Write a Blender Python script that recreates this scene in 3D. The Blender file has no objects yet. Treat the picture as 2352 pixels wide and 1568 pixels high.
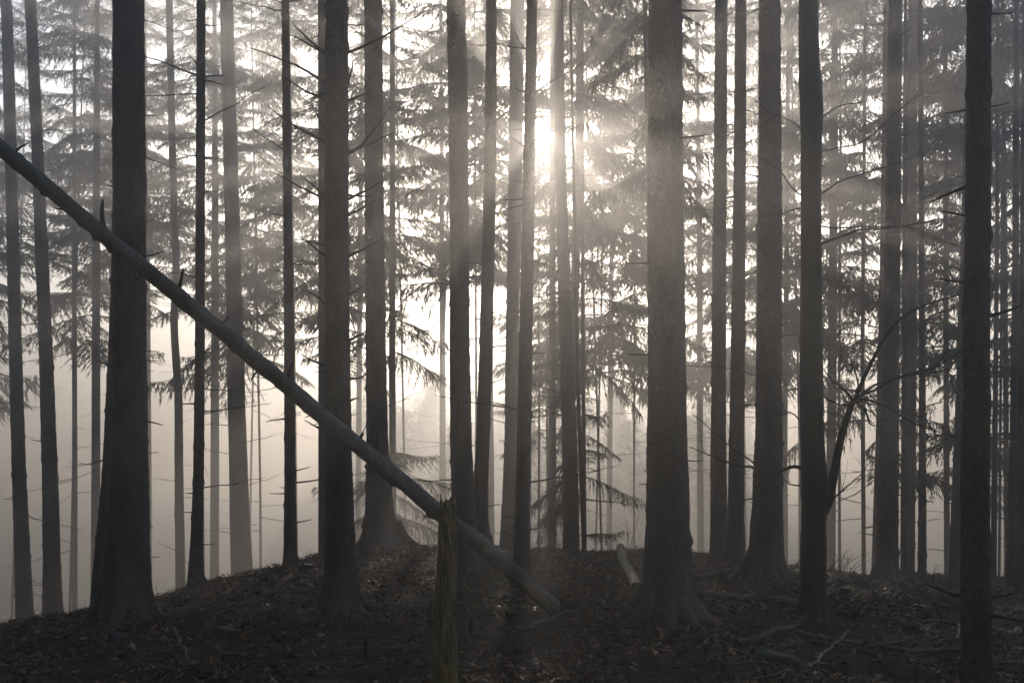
import bpy, math, random
import numpy as np
from mathutils import Vector, Matrix

SEED = 7
rng = np.random.default_rng(SEED)
random.seed(SEED)
PI = math.pi

# ------------------------------------------------------------------ parameters
F = 2287.0            # focal length in the photograph's 2352 px measure (35 mm lens)
CX, HY = 1176.0, 1000.0
EYE = 1.6
TOP = 20.5            # highest foliage
SUN_EL, SUN_AZ = 17.04, 1.75
SUN_POWER = 4.5
SKY = 0.13
EXPOSURE = 1.1
HAZE_DENSITY = 0.022
HAZE_G = 0.76
SUNU, SUNV = math.tan(math.radians(SUN_AZ)), math.tan(math.radians(SUN_EL)) / math.cos(math.radians(SUN_AZ))

sc = bpy.context.scene
col = sc.collection

# ------------------------------------------------------------------ noise
def _hash(ix, iy, iz):
    h = (ix * 374761393 + iy * 668265263 + iz * 2147483647 + SEED * 144665) & 0xFFFFFFFF
    h = ((h ^ (h >> 13)) * 1274126177) & 0xFFFFFFFF
    return ((h ^ (h >> 16)) & 0xFFFF) / 65535.0

def vnoise(x, y, z=0.0):
    x, y, z = np.broadcast_arrays(np.asarray(x, float), np.asarray(y, float), np.asarray(z, float))
    ix, iy, iz = np.floor(x).astype(np.int64), np.floor(y).astype(np.int64), np.floor(z).astype(np.int64)
    fx, fy, fz = x - ix, y - iy, z - iz
    fx, fy, fz = [f * f * (3 - 2 * f) for f in (fx, fy, fz)]
    r = 0
    for a in (0, 1):
        for b in (0, 1):
            for c in (0, 1):
                w = (fx if a else 1 - fx) * (fy if b else 1 - fy) * (fz if c else 1 - fz)
                r = r + w * _hash(ix + a, iy + b, iz + c)
    return r * 2 - 1

# ------------------------------------------------------------------ terrain
CREST = np.array([  # px x, px y of the crest, its distance
    (-2500, 1560, 7.0), (-700, 1490, 8.2), (0, 1440, 9.6), (120, 1422, 10.4), (220, 1400, 11.0), (400, 1357, 12.0),
    (500, 1328, 12.6), (650, 1302, 13.2), (740, 1280, 13.6), (960, 1257, 14.5), (1300, 1262, 14.8),
    (1480, 1271, 14.6), (1600, 1282, 14.2), (1800, 1302, 14.2), (1950, 1318, 14.4), (2100, 1330, 15.5),
    (2352, 1326, 19.0), (2900, 1320, 22.0), (5000, 1320, 24.0)])
CU = (CREST[:, 0] - CX) / F
CYC = CREST[:, 2]
CZC = EYE - (CREST[:, 1] - HY) / F * CREST[:, 2]
CFALL = np.interp(CREST[:, 0], [-2500, 1700, 2100, 2352, 5000], [1, 1, .5, .3, .3])

def ground(X, Y, bumps=True):
    X, Y = np.asarray(X, float), np.asarray(Y, float)
    Yp = np.maximum(Y, 5.0)
    u = X / Yp
    yc, zc, kf = np.interp(u, CU, CYC), np.interp(u, CU, CZC), np.interp(u, CU, CFALL)
    t = np.clip(Y / yc, -1.0, 1.0)
    z = zc * t * np.abs(t)
    d = np.maximum(Y - yc, 0)
    drop = kf * (0.62 * (np.sqrt(d * d + 1.0) - 1.0) + 0.16 * d)
    z = z - 13.0 * (1 - np.exp(-drop / 13.0))
    if bumps:
        amp = np.clip(1.2 - np.abs(Y - yc) / 12, .35, 1)
        z = z + 0.06 * vnoise(X * .7 + 3.1, Y * .7) * amp + 0.045 * vnoise(X * 2.1, Y * 2.1 + 9) + 0.022 * vnoise(X * 6.3, Y * 6.3)
    return z

def at(px, py, Y):
    return np.array([(px - CX) / F * Y, Y, EYE + (HY - py) / F * Y])

def ground_hit(px, py):
    """distance along a pixel's sight line at which it meets the ground (in front of the crest)"""
    u, v = (px - CX) / F, (HY - py) / F
    Ys = np.linspace(3.0, 24, 2200)
    g = ground(u * Ys, Ys, False)
    k = np.where(EYE + v * Ys <= g)[0]
    return float(Ys[k[0]]) if len(k) else None

# ------------------------------------------------------------------ mesh builder
class MB:
    def __init__(self):
        self.v, self.q, self.n, self.attr = [], [], 0, []
    def add(self, v, q, a=None):
        v = np.asarray(v, float).reshape(-1, 3)
        q = np.asarray(q, np.int64).reshape(-1, 4)
        self.v.append(v); self.q.append(q + self.n); self.n += len(v)
        self.attr.append(np.full(len(v), 0.5) if a is None else np.broadcast_to(np.asarray(a, float), (len(v),)))
    def tube(self, pts, rad, k=6, disp=None, cap=True, twist=0.0):
        pts = np.asarray(pts, float); n = len(pts)
        rad = np.broadcast_to(np.asarray(rad, float), (n,))
        tan = np.gradient(pts, axis=0); tan /= np.linalg.norm(tan, axis=1)[:, None] + 1e-9
        ref = np.array([0, 0, 1.0]) if abs(tan[0][2]) < .8 else np.array([1.0, 0, 0])
        A = np.cross(ref[None], tan); A /= np.linalg.norm(A, axis=1)[:, None] + 1e-9
        B = np.cross(tan, A)
        th = np.linspace(0, 2 * PI, k, endpoint=False)
        r = np.repeat(rad[:, None], k, 1)
        if disp is not None: r = r * (1 + disp)
        V = pts[:, None] + r[..., None] * (np.cos(th)[None, :, None] * A[:, None] + np.sin(th)[None, :, None] * B[:, None])
        V = V.reshape(-1, 3)
        i = np.arange(n - 1)[:, None] * k; j = np.arange(k)[None]; j2 = (j + 1) % k
        Q = np.stack([i + j, i + j2, i + k + j2, i + k + j], -1).reshape(-1, 4)
        self.add(V, Q)
        if cap:
            for ring, p in ((0, pts[0]), (n - 1, pts[-1])):
                base = self.n
                self.add(np.vstack([V[ring * k:(ring + 1) * k], p]), np.zeros((0, 4)))
                jj = np.arange(0, k - 1, 2)
                a, b, c = jj, jj + 1, (jj + 2) % k
                Qc = np.stack([a, b, c, np.full(len(a), k)], 1)
                if ring == 0: Qc = Qc[:, ::-1]
                self.q.append(Qc + base)
    def build(self, name, mat=None, parent=None, smooth=True, attr=False):
        me = bpy.data.meshes.new(name)
        V, Q = np.vstack(self.v), np.vstack(self.q)
        me.vertices.add(len(V)); me.vertices.foreach_set('co', V.ravel())
        me.loops.add(len(Q) * 4); me.loops.foreach_set('vertex_index', Q.ravel().astype(np.int32))
        me.polygons.add(len(Q)); me.polygons.foreach_set('loop_start', np.arange(0, len(Q) * 4, 4, dtype=np.int32))
        me.polygons.foreach_set('use_smooth', np.full(len(Q), smooth))
        if attr:
            at_ = me.attributes.new('tone', 'FLOAT', 'POINT'); at_.data.foreach_set('value', np.concatenate(self.attr))
        me.update(calc_edges=True); me.validate()
        if mat: me.materials.append(mat)
        return link(name, me, parent)

def link(name, me, parent=None):
    o = bpy.data.objects.new(name, me); col.objects.link(o)
    if parent: o.parent = parent
    return o

def empty(name, loc):
    o = bpy.data.objects.new(name, None); col.objects.link(o)
    o.location = loc; o.empty_display_size = .2
    return o

LABELS = set()
def tag(o, label, cat, group=None):
    assert 4 <= len(label.split()) <= 16, label
    o['label'] = label; o['category'] = cat
    if group: o['group'] = group
    LABELS.add(label)
    return o

# ------------------------------------------------------------------ materials
def mat(name):
    m = bpy.data.materials.new(name); m.use_nodes = True
    nt = m.node_tree; b = nt.nodes['Principled BSDF']
    return m, nt, b
def node(nt, t, **kw):
    n = nt.nodes.new(t)
    for k, v in kw.items():
        if hasattr(n, k) and not k[0].isupper(): setattr(n, k, v)
    return n
def noise_tex(nt, vec, scale, detail=4, rough=.6, dist=0.0):
    n = nt.nodes.new('ShaderNodeTexNoise'); n.inputs['Scale'].default_value = scale
    n.inputs['Detail'].default_value = detail; n.inputs['Roughness'].default_value = rough
    n.inputs['Distortion'].default_value = dist
    nt.links.new(vec, n.inputs['Vector']); return n
def ramp(nt, fac, stops):
    r = nt.nodes.new('ShaderNodeValToRGB'); e = r.color_ramp.elements
    while len(e) < len(stops): e.new(.5)
    for x, (p, c) in zip(e, stops): x.position = p; x.color = (*c, 1)
    nt.links.new(fac, r.inputs['Fac']); return r
def mapped(nt, scale=(1, 1, 1), coord='Object'):
    tc = nt.nodes.new('ShaderNodeTexCoord'); mp = nt.nodes.new('ShaderNodeMapping')
    mp.inputs['Scale'].default_value = scale
    nt.links.new(tc.outputs[coord], mp.inputs['Vector']); return mp.outputs['Vector']
def bump(nt, b, h, strength, dist, prev=None):
    n = nt.nodes.new('ShaderNodeBump'); n.inputs['Strength'].default_value = strength
    n.inputs['Distance'].default_value = dist
    nt.links.new(h, n.inputs['Height'])
    if prev: nt.links.new(prev.outputs['Normal'], n.inputs['Normal'])
    nt.links.new(n.outputs['Normal'], b.inputs['Normal']); return n

def bark_material(name, dark, light, moss=None, flake=26.0, depth=.02, rough=.75):
    m, nt, b = mat(name)
    v = mapped(nt, (1, 1, .75))
    wob = noise_tex(nt, v, 9, 3)
    add = nt.nodes.new('ShaderNodeVectorMath'); add.operation = 'MULTIPLY_ADD'
    add.inputs[1].default_value = (.05, .05, .05)
    nt.links.new(wob.outputs['Color'], add.inputs[0]); nt.links.new(v, add.inputs[2])
    vo = nt.nodes.new('ShaderNodeTexVoronoi'); vo.inputs['Scale'].default_value = flake
    vo.feature = 'F1'
    nt.links.new(add.outputs[0], vo.inputs['Vector'])
    n1 = noise_tex(nt, v, 55, 5, .7)
    n2 = noise_tex(nt, mapped(nt, (1, 1, .35)), 3.0, 4, .6)
    mx = nt.nodes.new('ShaderNodeMath'); mx.operation = 'MULTIPLY_ADD'; mx.inputs[1].default_value = .35
    nt.links.new(n1.outputs['Fac'], mx.inputs[0]); nt.links.new(n2.outputs['Fac'], mx.inputs[2])
    r = ramp(nt, mx.outputs[0], [(.45, dark), (.66, [(a + c) / 2 for a, c in zip(dark, light)]), (.85, light)])
    outc = r.outputs['Color']
    if moss:
        n3 = noise_tex(nt, mapped(nt, (1, 1, .6)), 2.2, 5, .65)
        rm = ramp(nt, n3.outputs['Fac'], [(.5, (0, 0, 0)), (.68, (1, 1, 1))])
        mix = nt.nodes.new('ShaderNodeMix'); mix.data_type = 'RGBA'
        nt.links.new(rm.outputs['Color'], mix.inputs['Factor'])
        nt.links.new(outc, mix.inputs['A']); mix.inputs['B'].default_value = (*moss, 1)
        outc = mix.outputs['Result']
    nt.links.new(outc, b.inputs['Base Color'])
    b.inputs['Roughness'].default_value = rough
    b.inputs['Specular IOR Level'].default_value = .35
    p = bump(nt, b, vo.outputs['Distance'], 1.0, depth)
    bump(nt, b, n1.outputs['Fac'], .6, depth * .5, p)
    return m

M_BARK = bark_material('spruce_bark', (.042, .030, .023), (.185, .152, .128))
M_BARKFAR = bark_material('spruce_bark_far', (.05, .038, .030), (.13, .105, .085), None, 18, .012)
M_BEECH = bark_material('beech_bark', (.022, .022, .020), (.05, .052, .042), (.05, .06, .022), 60, .003, .6)
M_LOG = bark_material('log_bark', (.060, .052, .046), (.27, .25, .23), None, 30, .008, .65)
def patchy(m, colour, scale, lo, hi, zs=1.0):
    nt = m.node_tree; b = nt.nodes['Principled BSDF']; src = b.inputs['Base Color'].links[0].from_socket
    n = noise_tex(nt, mapped(nt, (1, 1, zs)), scale, 6, .6, .5); r = ramp(nt, n.outputs['Fac'], [(lo, (0, 0, 0)), (hi, (1, 1, 1))])
    mix = nt.nodes.new('ShaderNodeMix'); mix.data_type = 'RGBA'
    nt.links.new(r.outputs['Color'], mix.inputs['Factor']); nt.links.new(src, mix.inputs['A']); mix.inputs['B'].default_value = (*colour, 1)
    nt.links.new(mix.outputs['Result'], b.inputs['Base Color'])
patchy(M_LOG, (.34, .27, .20), 3.1, .60, .64)
patchy(M_LOG, (.40, .42, .40), 14, .66, .70)
patchy(M_LOG, (.05, .06, .03), 2.3, .60, .72)
patchy(M_BARK, (.20, .21, .19), 9, .64, .74, .5)
M_DEAD = bark_material('dead_twig', (.03, .024, .018), (.08, .066, .05), None, 60, .003)
M_BRANCH = bark_material('fallen_branch', (.045, .035, .027), (.20, .17, .135), (.045, .06, .02), 40, .004)
M_MOSSLOG = bark_material('mossy_log', (.09, .075, .035), (.24, .20, .10), (.07, .09, .025), 24, .008)

def needle_material():
    m, nt, b = mat('spruce_needles')
    a = nt.nodes.new('ShaderNodeAttribute'); a.attribute_name = 'tone'
    r = ramp(nt, a.outputs['Fac'], [(0, (.022, .026, .014)), (.5, (.040, .050, .024)), (1, (.075, .085, .036))])
    nt.links.new(r.outputs['Color'], b.inputs['Base Color'])
    b.inputs['Roughness'].default_value = .6
    b.inputs['Specular IOR Level'].default_value = .25
    tr = nt.nodes.new('ShaderNodeBsdfTranslucent'); nt.links.new(r.outputs['Color'], tr.inputs['Color'])
    mx = nt.nodes.new('ShaderNodeMixShader'); mx.inputs[0].default_value = .3
    out = nt.nodes['Material Output']
    nt.links.new(b.outputs[0], mx.inputs[1]); nt.links.new(tr.outputs[0], mx.inputs[2])
    nt.links.new(mx.outputs[0], out.inputs['Surface'])
    return m
M_NEEDLE = needle_material()

def leaf_material():
    m, nt, b = mat('dry_leaf')
    a = nt.nodes.new('ShaderNodeAttribute'); a.attribute_name = 'tone'
    r = ramp(nt, a.outputs['Fac'], [(0, (.035, .020, .012)), (.3, (.10, .048, .024)), (.6, (.26, .13, .06)), (.85, (.42, .23, .12)), (1, (.55, .40, .27))])
    nt.links.new(r.outputs['Color'], b.inputs['Base Color'])
    b.inputs['Roughness'].default_value = .6; b.inputs['Specular IOR Level'].default_value = .22
    return m
M_LEAF = leaf_material()

def plain(name, c1, c2, scale=20, rough=.8, depth=.004):
    m, nt, b = mat(name)
    v = mapped(nt); n = noise_tex(nt, v, scale, 6, .65)
    r = ramp(nt, n.outputs['Fac'], [(.35, c1), (.65, c2)])
    nt.links.new(r.outputs['Color'], b.inputs['Base Color']); b.inputs['Roughness'].default_value = rough
    bump(nt, b, n.outputs['Fac'], .8, depth)
    return m
M_MOSS = plain('moss', (.022, .030, .008), (.075, .095, .022), 38, .95, .012)
M_STONE = plain('mossy_stone', (.035, .045, .016), (.065, .068, .045), 14, .9, .012)
M_ROCK = plain('dark_rock', (.035, .035, .033), (.075, .072, .066), 12, .85, .015)
M_HUMUS = plain('rotten_stump', (.014, .011, .008), (.05, .036, .022), 30, .9, .01)
M_BARE = plain('bare_wood', (.26, .18, .12), (.40, .31, .24), 16, .7, .004)
M_YELLOW = plain('yellow_leaf', (.28, .17, .03), (.42, .30, .06), 12, .6, .002)
M_FERN = plain('herb_leaf', (.025, .045, .014), (.06, .09, .03), 12, .6, .002)

def post_material():
    m, nt, b = mat('weathered_post_wood')
    v = mapped(nt, (1, 1, .11))
    n = noise_tex(nt, v, 42, 8, .72, 1.2); n2 = noise_tex(nt, mapped(nt, (1, 1, .3)), 9, 4)
    r = ramp(nt, n.outputs['Fac'], [(.36, (.022, .016, .008)), (.5, (.17, .125, .055)), (.64, (.46, .35, .17))])
    rm = ramp(nt, n2.outputs['Fac'], [(.46, (0, 0, 0)), (.66, (1, 1, 1))])
    mix = nt.nodes.new('ShaderNodeMix'); mix.data_type = 'RGBA'; mix.blend_type = 'MULTIPLY'
    nt.links.new(rm.outputs['Color'], mix.inputs['Factor'])
    nt.links.new(r.outputs['Color'], mix.inputs['A']); mix.inputs['B'].default_value = (.92, .86, .46, 1)
    nt.links.new(mix.outputs['Result'], b.inputs['Base Color'])
    b.inputs['Roughness'].default_value = .75
    bump(nt, b, n.outputs['Fac'], 1.0, .02)
    return m
M_POST = post_material()

def soil_material():
    m, nt, b = mat('forest_floor_soil')
    v = mapped(nt)
    n1 = noise_tex(nt, v, 1.1, 6, .65); n2 = noise_tex(nt, v, 28, 6, .75); n3 = noise_tex(nt, mapped(nt, (1, 1, 1)), .8, 4, .6)
    mx = nt.nodes.new('ShaderNodeMath'); mx.operation = 'MULTIPLY_ADD'; mx.inputs[1].default_value = .6
    nt.links.new(n2.outputs['Fac'], mx.inputs[0]); nt.links.new(n1.outputs['Fac'], mx.inputs[2])
    r = ramp(nt, mx.outputs[0], [(.5, (.018, .011, .008)), (.75, (.06, .036, .023)), (.95, (.13, .075, .045))])
    rm = ramp(nt, n3.outputs['Fac'], [(.60, (0, 0, 0)), (.72, (.7, .7, .7))])
    mix = nt.nodes.new('ShaderNodeMix'); mix.data_type = 'RGBA'
    nt.links.new(rm.outputs['Color'], mix.inputs['Factor'])
    nt.links.new(r.outputs['Color'], mix.inputs['A']); mix.inputs['B'].default_value = (.025, .034, .010, 1)
    nt.links.new(mix.outputs['Result'], b.inputs['Base Color'])
    b.inputs['Roughness'].default_value = .9
    bump(nt, b, n2.outputs['Fac'], 1.0, .05)
    return m
M_SOIL = soil_material()

# ------------------------------------------------------------------ ground sheet
def axis(segments):
    out = []
    for a, b, s in segments:
        out.append(np.linspace(a, b, max(2, int(round((b - a) / s))), endpoint=False))
    out.append([segments[-1][1]])
    return np.concatenate(out)
gx = axis([(-170, -100, 8), (-100, -30, 5), (-30, -12, 1.2), (-12, -7, .3), (-7, 9, .065), (9, 14, .3), (14, 30, 1.2), (30, 100, 5), (100, 170, 8)])
gy = axis([(-26, -4, 2), (-4, 3, .5), (3, 5, .12), (5, 20, .065), (20, 30, .4), (30, 60, 1.5), (60, 140, 5), (140, 235, 8)])
GX, GY = np.meshgrid(gx, gy)
GZ = ground(GX, GY)
nx, ny = len(gx), len(gy)

TREE_BASES = []     # (X, Y, r) for root mounds

# ------------------------------------------------------------------ trunks
def trunk_mesh(pts, rad, name, mt, parent, near=True, flare=0.0, flare_h=.35, whorls=True, seed=0, burl=None):
    """pts from the foot upward (local to parent), rad radius at each"""
    pts, rad = np.asarray(pts, float), np.asarray(rad, float)
    zs = pts[:, 2]
    step = .045 if near else .35
    z = np.concatenate([np.arange(zs[0], min(zs[0] + 16.5, zs[-1]), step), np.linspace(min(zs[0] + 16.5, zs[-1]), zs[-1], 10)[(1 if near else 1):]])
    P = np.stack([np.interp(z, zs, pts[:, 0]), np.interp(z, zs, pts[:, 1]), z], 1)
    # smooth the interpolated axis a little
    for _ in range(12 if near else 2):
        P[1:-1, :2] = .25 * P[:-2, :2] + .5 * P[1:-1, :2] + .25 * P[2:, :2]
    R = np.interp(z, zs, rad)
    k = 56 if near else 14
    th = np.linspace(0, 2 * PI, k, endpoint=False)
    zz, tt = np.meshgrid(z, th, indexing='ij')
    rr = R[:, None]
    cx, cy = np.cos(tt) * .5, np.sin(tt) * .5
    d = .03 * vnoise(cx * 3 + seed * 7.3, cy * 3, zz * .7) + .015 * vnoise(cx * 8, cy * 8 + seed, zz * 3)
    if near:
        d = d + .045 * vnoise(cx * 22, cy * 22 + seed, zz * 13) + .045 * np.abs(vnoise(cx * 46, cy * 46 + seed, zz * 26))
    if whorls:
        r2 = np.random.default_rng(seed + 99)
        zw = z[0] + .5
        while zw < z[0] + 12:
            for _ in range(r2.integers(3, 6)):
                t0 = r2.uniform(0, 2 * PI); zk = zw + r2.normal(0, .02); s = r2.uniform(.012, .02)
                dt = (tt - t0 + PI) % (2 * PI) - PI
                g = np.exp(-((dt * rr) ** 2 + (zz - zk) ** 2) / (2 * (s * 1.2) ** 2))
                d = d + g * r2.uniform(.08, .16)
            d = d + .02 * np.exp(-((zz - zw) / .04) ** 2)
            zw += r2.uniform(.28, .52)
    if flare:
        r3 = np.random.default_rng(seed + 5)
        foot = np.exp(-(zz - 0.0) / flare_h)
        foot = np.clip(foot, 0, 1.6)
        lob = .62
        for kk in (3, 5, 7):
            lob = lob + .26 / (kk / 3) ** .5 * np.cos(kk * tt + r3.uniform(0, 6.28))
        d = d + flare * foot ** 1.5 * np.maximum(lob, .1) ** 1.35 * 1.15
    if burl:
        for (bz, bth, bs, ba) in burl:
            dt = (tt - bth + PI) % (2 * PI) - PI
            d = d + ba * np.exp(-((dt * rr) ** 2 + (zz - bz) ** 2) / (2 * bs ** 2))
    mb = MB(); mb.tube(P, R, k, d)
    return mb.build(name, mt, parent)

def solve_tree(pts_px, base_py, Y=None):
    """pixel samples (py, cx, width) -> world axis and radii at distance Y"""
    px_base = pts_px[-1][1]
    if Y is None:
        Y = ground_hit(px_base, base_py)
        if Y is None: Y = float(np.interp((px_base - CX) / F, CU, CYC)) + .3
    P, R = [], []
    for py, cx, w in pts_px:
        P.append(at(cx, py, Y)); R.append(w / 2 / F * Y)
    P, R = np.array(P)[::-1], np.array(R)[::-1]      # foot first
    return Y, P, R

# dead branch template meshes (unit length along +X, slightly arched), shared by many trees
DEAD = []
def dead_template(i):
    r = np.random.default_rng(300 + i)
    mb = MB()
    t = np.linspace(0, 1, 9)
    bend = r.uniform(-.16, .12); sag = r.uniform(-.1, .16)
    wig = np.cumsum(r.normal(0, .012, 9))
    ax = np.stack([t, bend * t ** 2 + wig, sag * t ** 2 - .04 * t + np.cumsum(r.normal(0, .01, 9))], 1); ax[0] = 0
    mb.tube(ax, .0115 * (1 - .8 * t) * r.uniform(.8, 1.2), 5, cap=False)
    for _ in range(r.integers(3, 9)):
        s = r.uniform(.25, .92); p = np.array([np.interp(s, t, ax[:, c]) for c in range(3)])
        L = r.uniform(.08, .32) * (1.1 - s * .6); side = r.choice([-1, 1])
        q = np.linspace(0, 1, 5)[:, None]
        dvec = np.array([.75, side * r.uniform(.3, .8), r.uniform(-.35, .2)])
        tw = p + q * L * dvec + q ** 2 * L * np.array([.15, 0, r.uniform(-.2, .15)])
        mb.tube(tw, .0042 * (1 - .7 * q[:, 0]), 3, cap=False)
    return mb
for i in range(8):
    o = dead_template(i).build('dead_branch', M_DEAD); DEAD.append(o.data); bpy.data.objects.remove(o)
STUB = []
for i in range(4):
    r = np.random.default_rng(60 + i); mb = MB(); t = np.linspace(0, 1, 6)
    mb.tube(np.stack([t, .1 * np.sin(t * 3) * r.uniform(-1, 1), .15 * t ** 2 * r.uniform(-1, 1)], 1), [.085, .06, .052, .046, .04, .018], 7)
    o = mb.build('branch_stub', M_DEAD); STUB.append(o.data); bpy.data.objects.remove(o)

def put_branch(root, meshes, p, direc, L, name='dead_branch', thick=1.0, roll=None):
    o = link(name, meshes[random.randrange(len(meshes))], root)
    d = Vector(direc).normalized()
    side = Vector((0, 0, 1)).cross(d); side.normalize()
    up = d.cross(side)
    R = Matrix((d, side, up)).transposed().to_4x4()
    o.matrix_local = Matrix.Translation(Vector(p)) @ R @ Matrix.Diagonal((L, L * thick, L * thick, 1))
    return o

# ------------------------------------------------------------------ spruce foliage
def bough_template(i, hang=1.0):
    """unit bough along +X: returns ribbons (n,4,3) and the woody axis"""
    r = np.random.default_rng(500 + i)
    def axis_pt(t):
        return np.stack([t, np.full_like(t, 0) + wv * np.sin(t * 2.2), .10 * t - dr * t ** 2 + up * t ** 4], -1)
    wv = r.uniform(-.12, .12); dr = r.uniform(.25, .55); up = r.uniform(.08, .26)
    rib = []
    ts = np.linspace(.10, 1.0, 30)
    for t in ts:
        p = axis_pt(np.array(t))
        for s in (-1, 1):
            if r.random() < .16: continue
            L = (.10 + .30 * (1 - t) ** .7 * min(1, t * 3.2)) * r.uniform(.55, 1.2)
            a = math.radians(r.uniform(38, 70))
            dvec = np.array([math.cos(a), s * math.sin(a), r.uniform(-.35, .02)])
            nseg = max(2, int(L / .05))
            for kx in range(nseg):
                f0, f1 = kx / nseg, (kx + 1.3) / nseg
                q0 = p + dvec * L * f0 + np.array([0, 0, -.35 * L * f0 ** 2 * hang])
                q1 = p + dvec * L * f1 + np.array([0, 0, -.35 * L * f1 ** 2 * hang])
                rib.append((q0, q1, r.uniform(.011, .018)))
                for ss in (-1, 1):                      # side and hanging shoots
                    if r.random() < .30: continue
                    l2 = r.uniform(.035, .10) * (1 - .45 * f0)
                    dd = dvec * .5 + np.array([-ss * dvec[1] * .6, ss * dvec[0] * .6, -r.uniform(.1, 1.2) * hang])
                    dd /= np.linalg.norm(dd)
                    rib.append((q0, q0 + dd * l2, r.uniform(.008, .014)))
        if r.random() < .8:                             # curtains below the main axis
            l2 = r.uniform(.05, .16) * hang
            rib.append((p, p + np.array([r.uniform(-.02, .05), r.uniform(-.04, .04), -l2]), r.uniform(.010, .016)))
    out = np.zeros((len(rib), 4, 3))
    for n, (a, b, w) in enumerate(rib):
        d = b - a; ref = r.normal(0, 1, 3); sd = np.cross(d, ref); sd /= np.linalg.norm(sd) + 1e-9
        mid = a + d * .45
        out[n] = [a, mid + sd * w * .5, b, mid - sd * w * .5]
    t = np.linspace(0, .95, 8)
    return out, axis_pt(t)
BOUGH = [bough_template(i, 1.0 + .25 * (i % 3)) for i in range(9)]

def crown_mesh(seed, z0, z1, Lmax, density, name='crown', tip=True, sparse_low=True, taper=.75):
    """needled boughs round the z axis between heights z0 and z1"""
    r = np.random.default_rng(seed)
    mb = MB(); wood = MB()
    z = z0; ang = r.uniform(0, 6.28)
    H = z1 - z0
    allv, tones = [], []
    while z < z1 - .15:
        f = (z - z0) / H
        nb = r.integers(3, 6)
        for _ in range(nb):
            if r.random() > density * (.55 + .45 * min(1, f * 4) if sparse_low else 1): continue
            ang += 2.4 + r.normal(0, .5)
            L = Lmax * ((1 - f) ** taper * .9 + .12) * r.uniform(.55, 1.12)
            rib, ax = BOUGH[r.integers(len(BOUGH))]
            tilt = math.radians(r.uniform(-16, 10) + 34 * max(0, f - .55))
            ca, sa, ct, st = math.cos(ang), math.sin(ang), math.cos(tilt), math.sin(tilt)
            Rm = np.array([[ca * ct, -sa, -ca * st], [sa * ct, ca, -sa * st], [st, 0, ct]])
            S = np.array([L, L * r.uniform(.7, 1.0), L * r.uniform(.8, 1.05)])
            off = np.array([0, 0, z + r.normal(0, .06)])
            v = (rib * S) @ Rm.T + off
            allv.append(v)
            tone = np.clip(r.normal(.45, .16) + r.normal(0, .12, len(v)), 0, 1)
            tones.append(np.repeat(tone, 4))
            a = (ax * S) @ Rm.T + off
            mb.tube(a, np.linspace(.013, .003, len(a)) * max(.6, L / 2), 4, cap=False)
        z += r.uniform(.20, .36)
    V = np.concatenate(allv); n = len(V)
    mb.add(V.reshape(-1, 3), np.arange(n * 4).reshape(-1, 4), np.concatenate(tones))
    o = mb.build(name, M_NEEDLE, None, smooth=False, attr=True)
    me = o.data; bpy.data.objects.remove(o)
    return me

CROWN_TALL = [crown_mesh(11 + i, 0.0, 13.0, 2.7 + .25 * i, .52, taper=.5, sparse_low=False) for i in range(4)]      # hung so that the top is at TOP
CROWN_HIGH = [crown_mesh(31 + i, 0.0, 10.0, 3.4, .95, sparse_low=False) for i in range(2)]
CROWN_FULL = [crown_mesh(41 + i, 0.0, 17.0, 2.9, .36) for i in range(2)]
CROWN_DENSE = [crown_mesh(61 + i, 0.0, 14.0, 2.6, .50, taper=.5) for i in range(3)]
CROWN_THIN = [crown_mesh(81 + i, 0.0, 10.0, 2.3, .30, taper=.4) for i in range(2)]
CROWN_SPARSE = [crown_mesh(71 + i, 0.0, 17.0, 2.1, .30, sparse_low=False) for i in range(2)]
CROWN_YOUNG = [crown_mesh(51 + i, 0.0, 6.0, 1.25, .8) for i in range(2)]
print('crown faces', [len(m.polygons) for m in CROWN_TALL + CROWN_HIGH + CROWN_FULL + CROWN_YOUNG])

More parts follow.
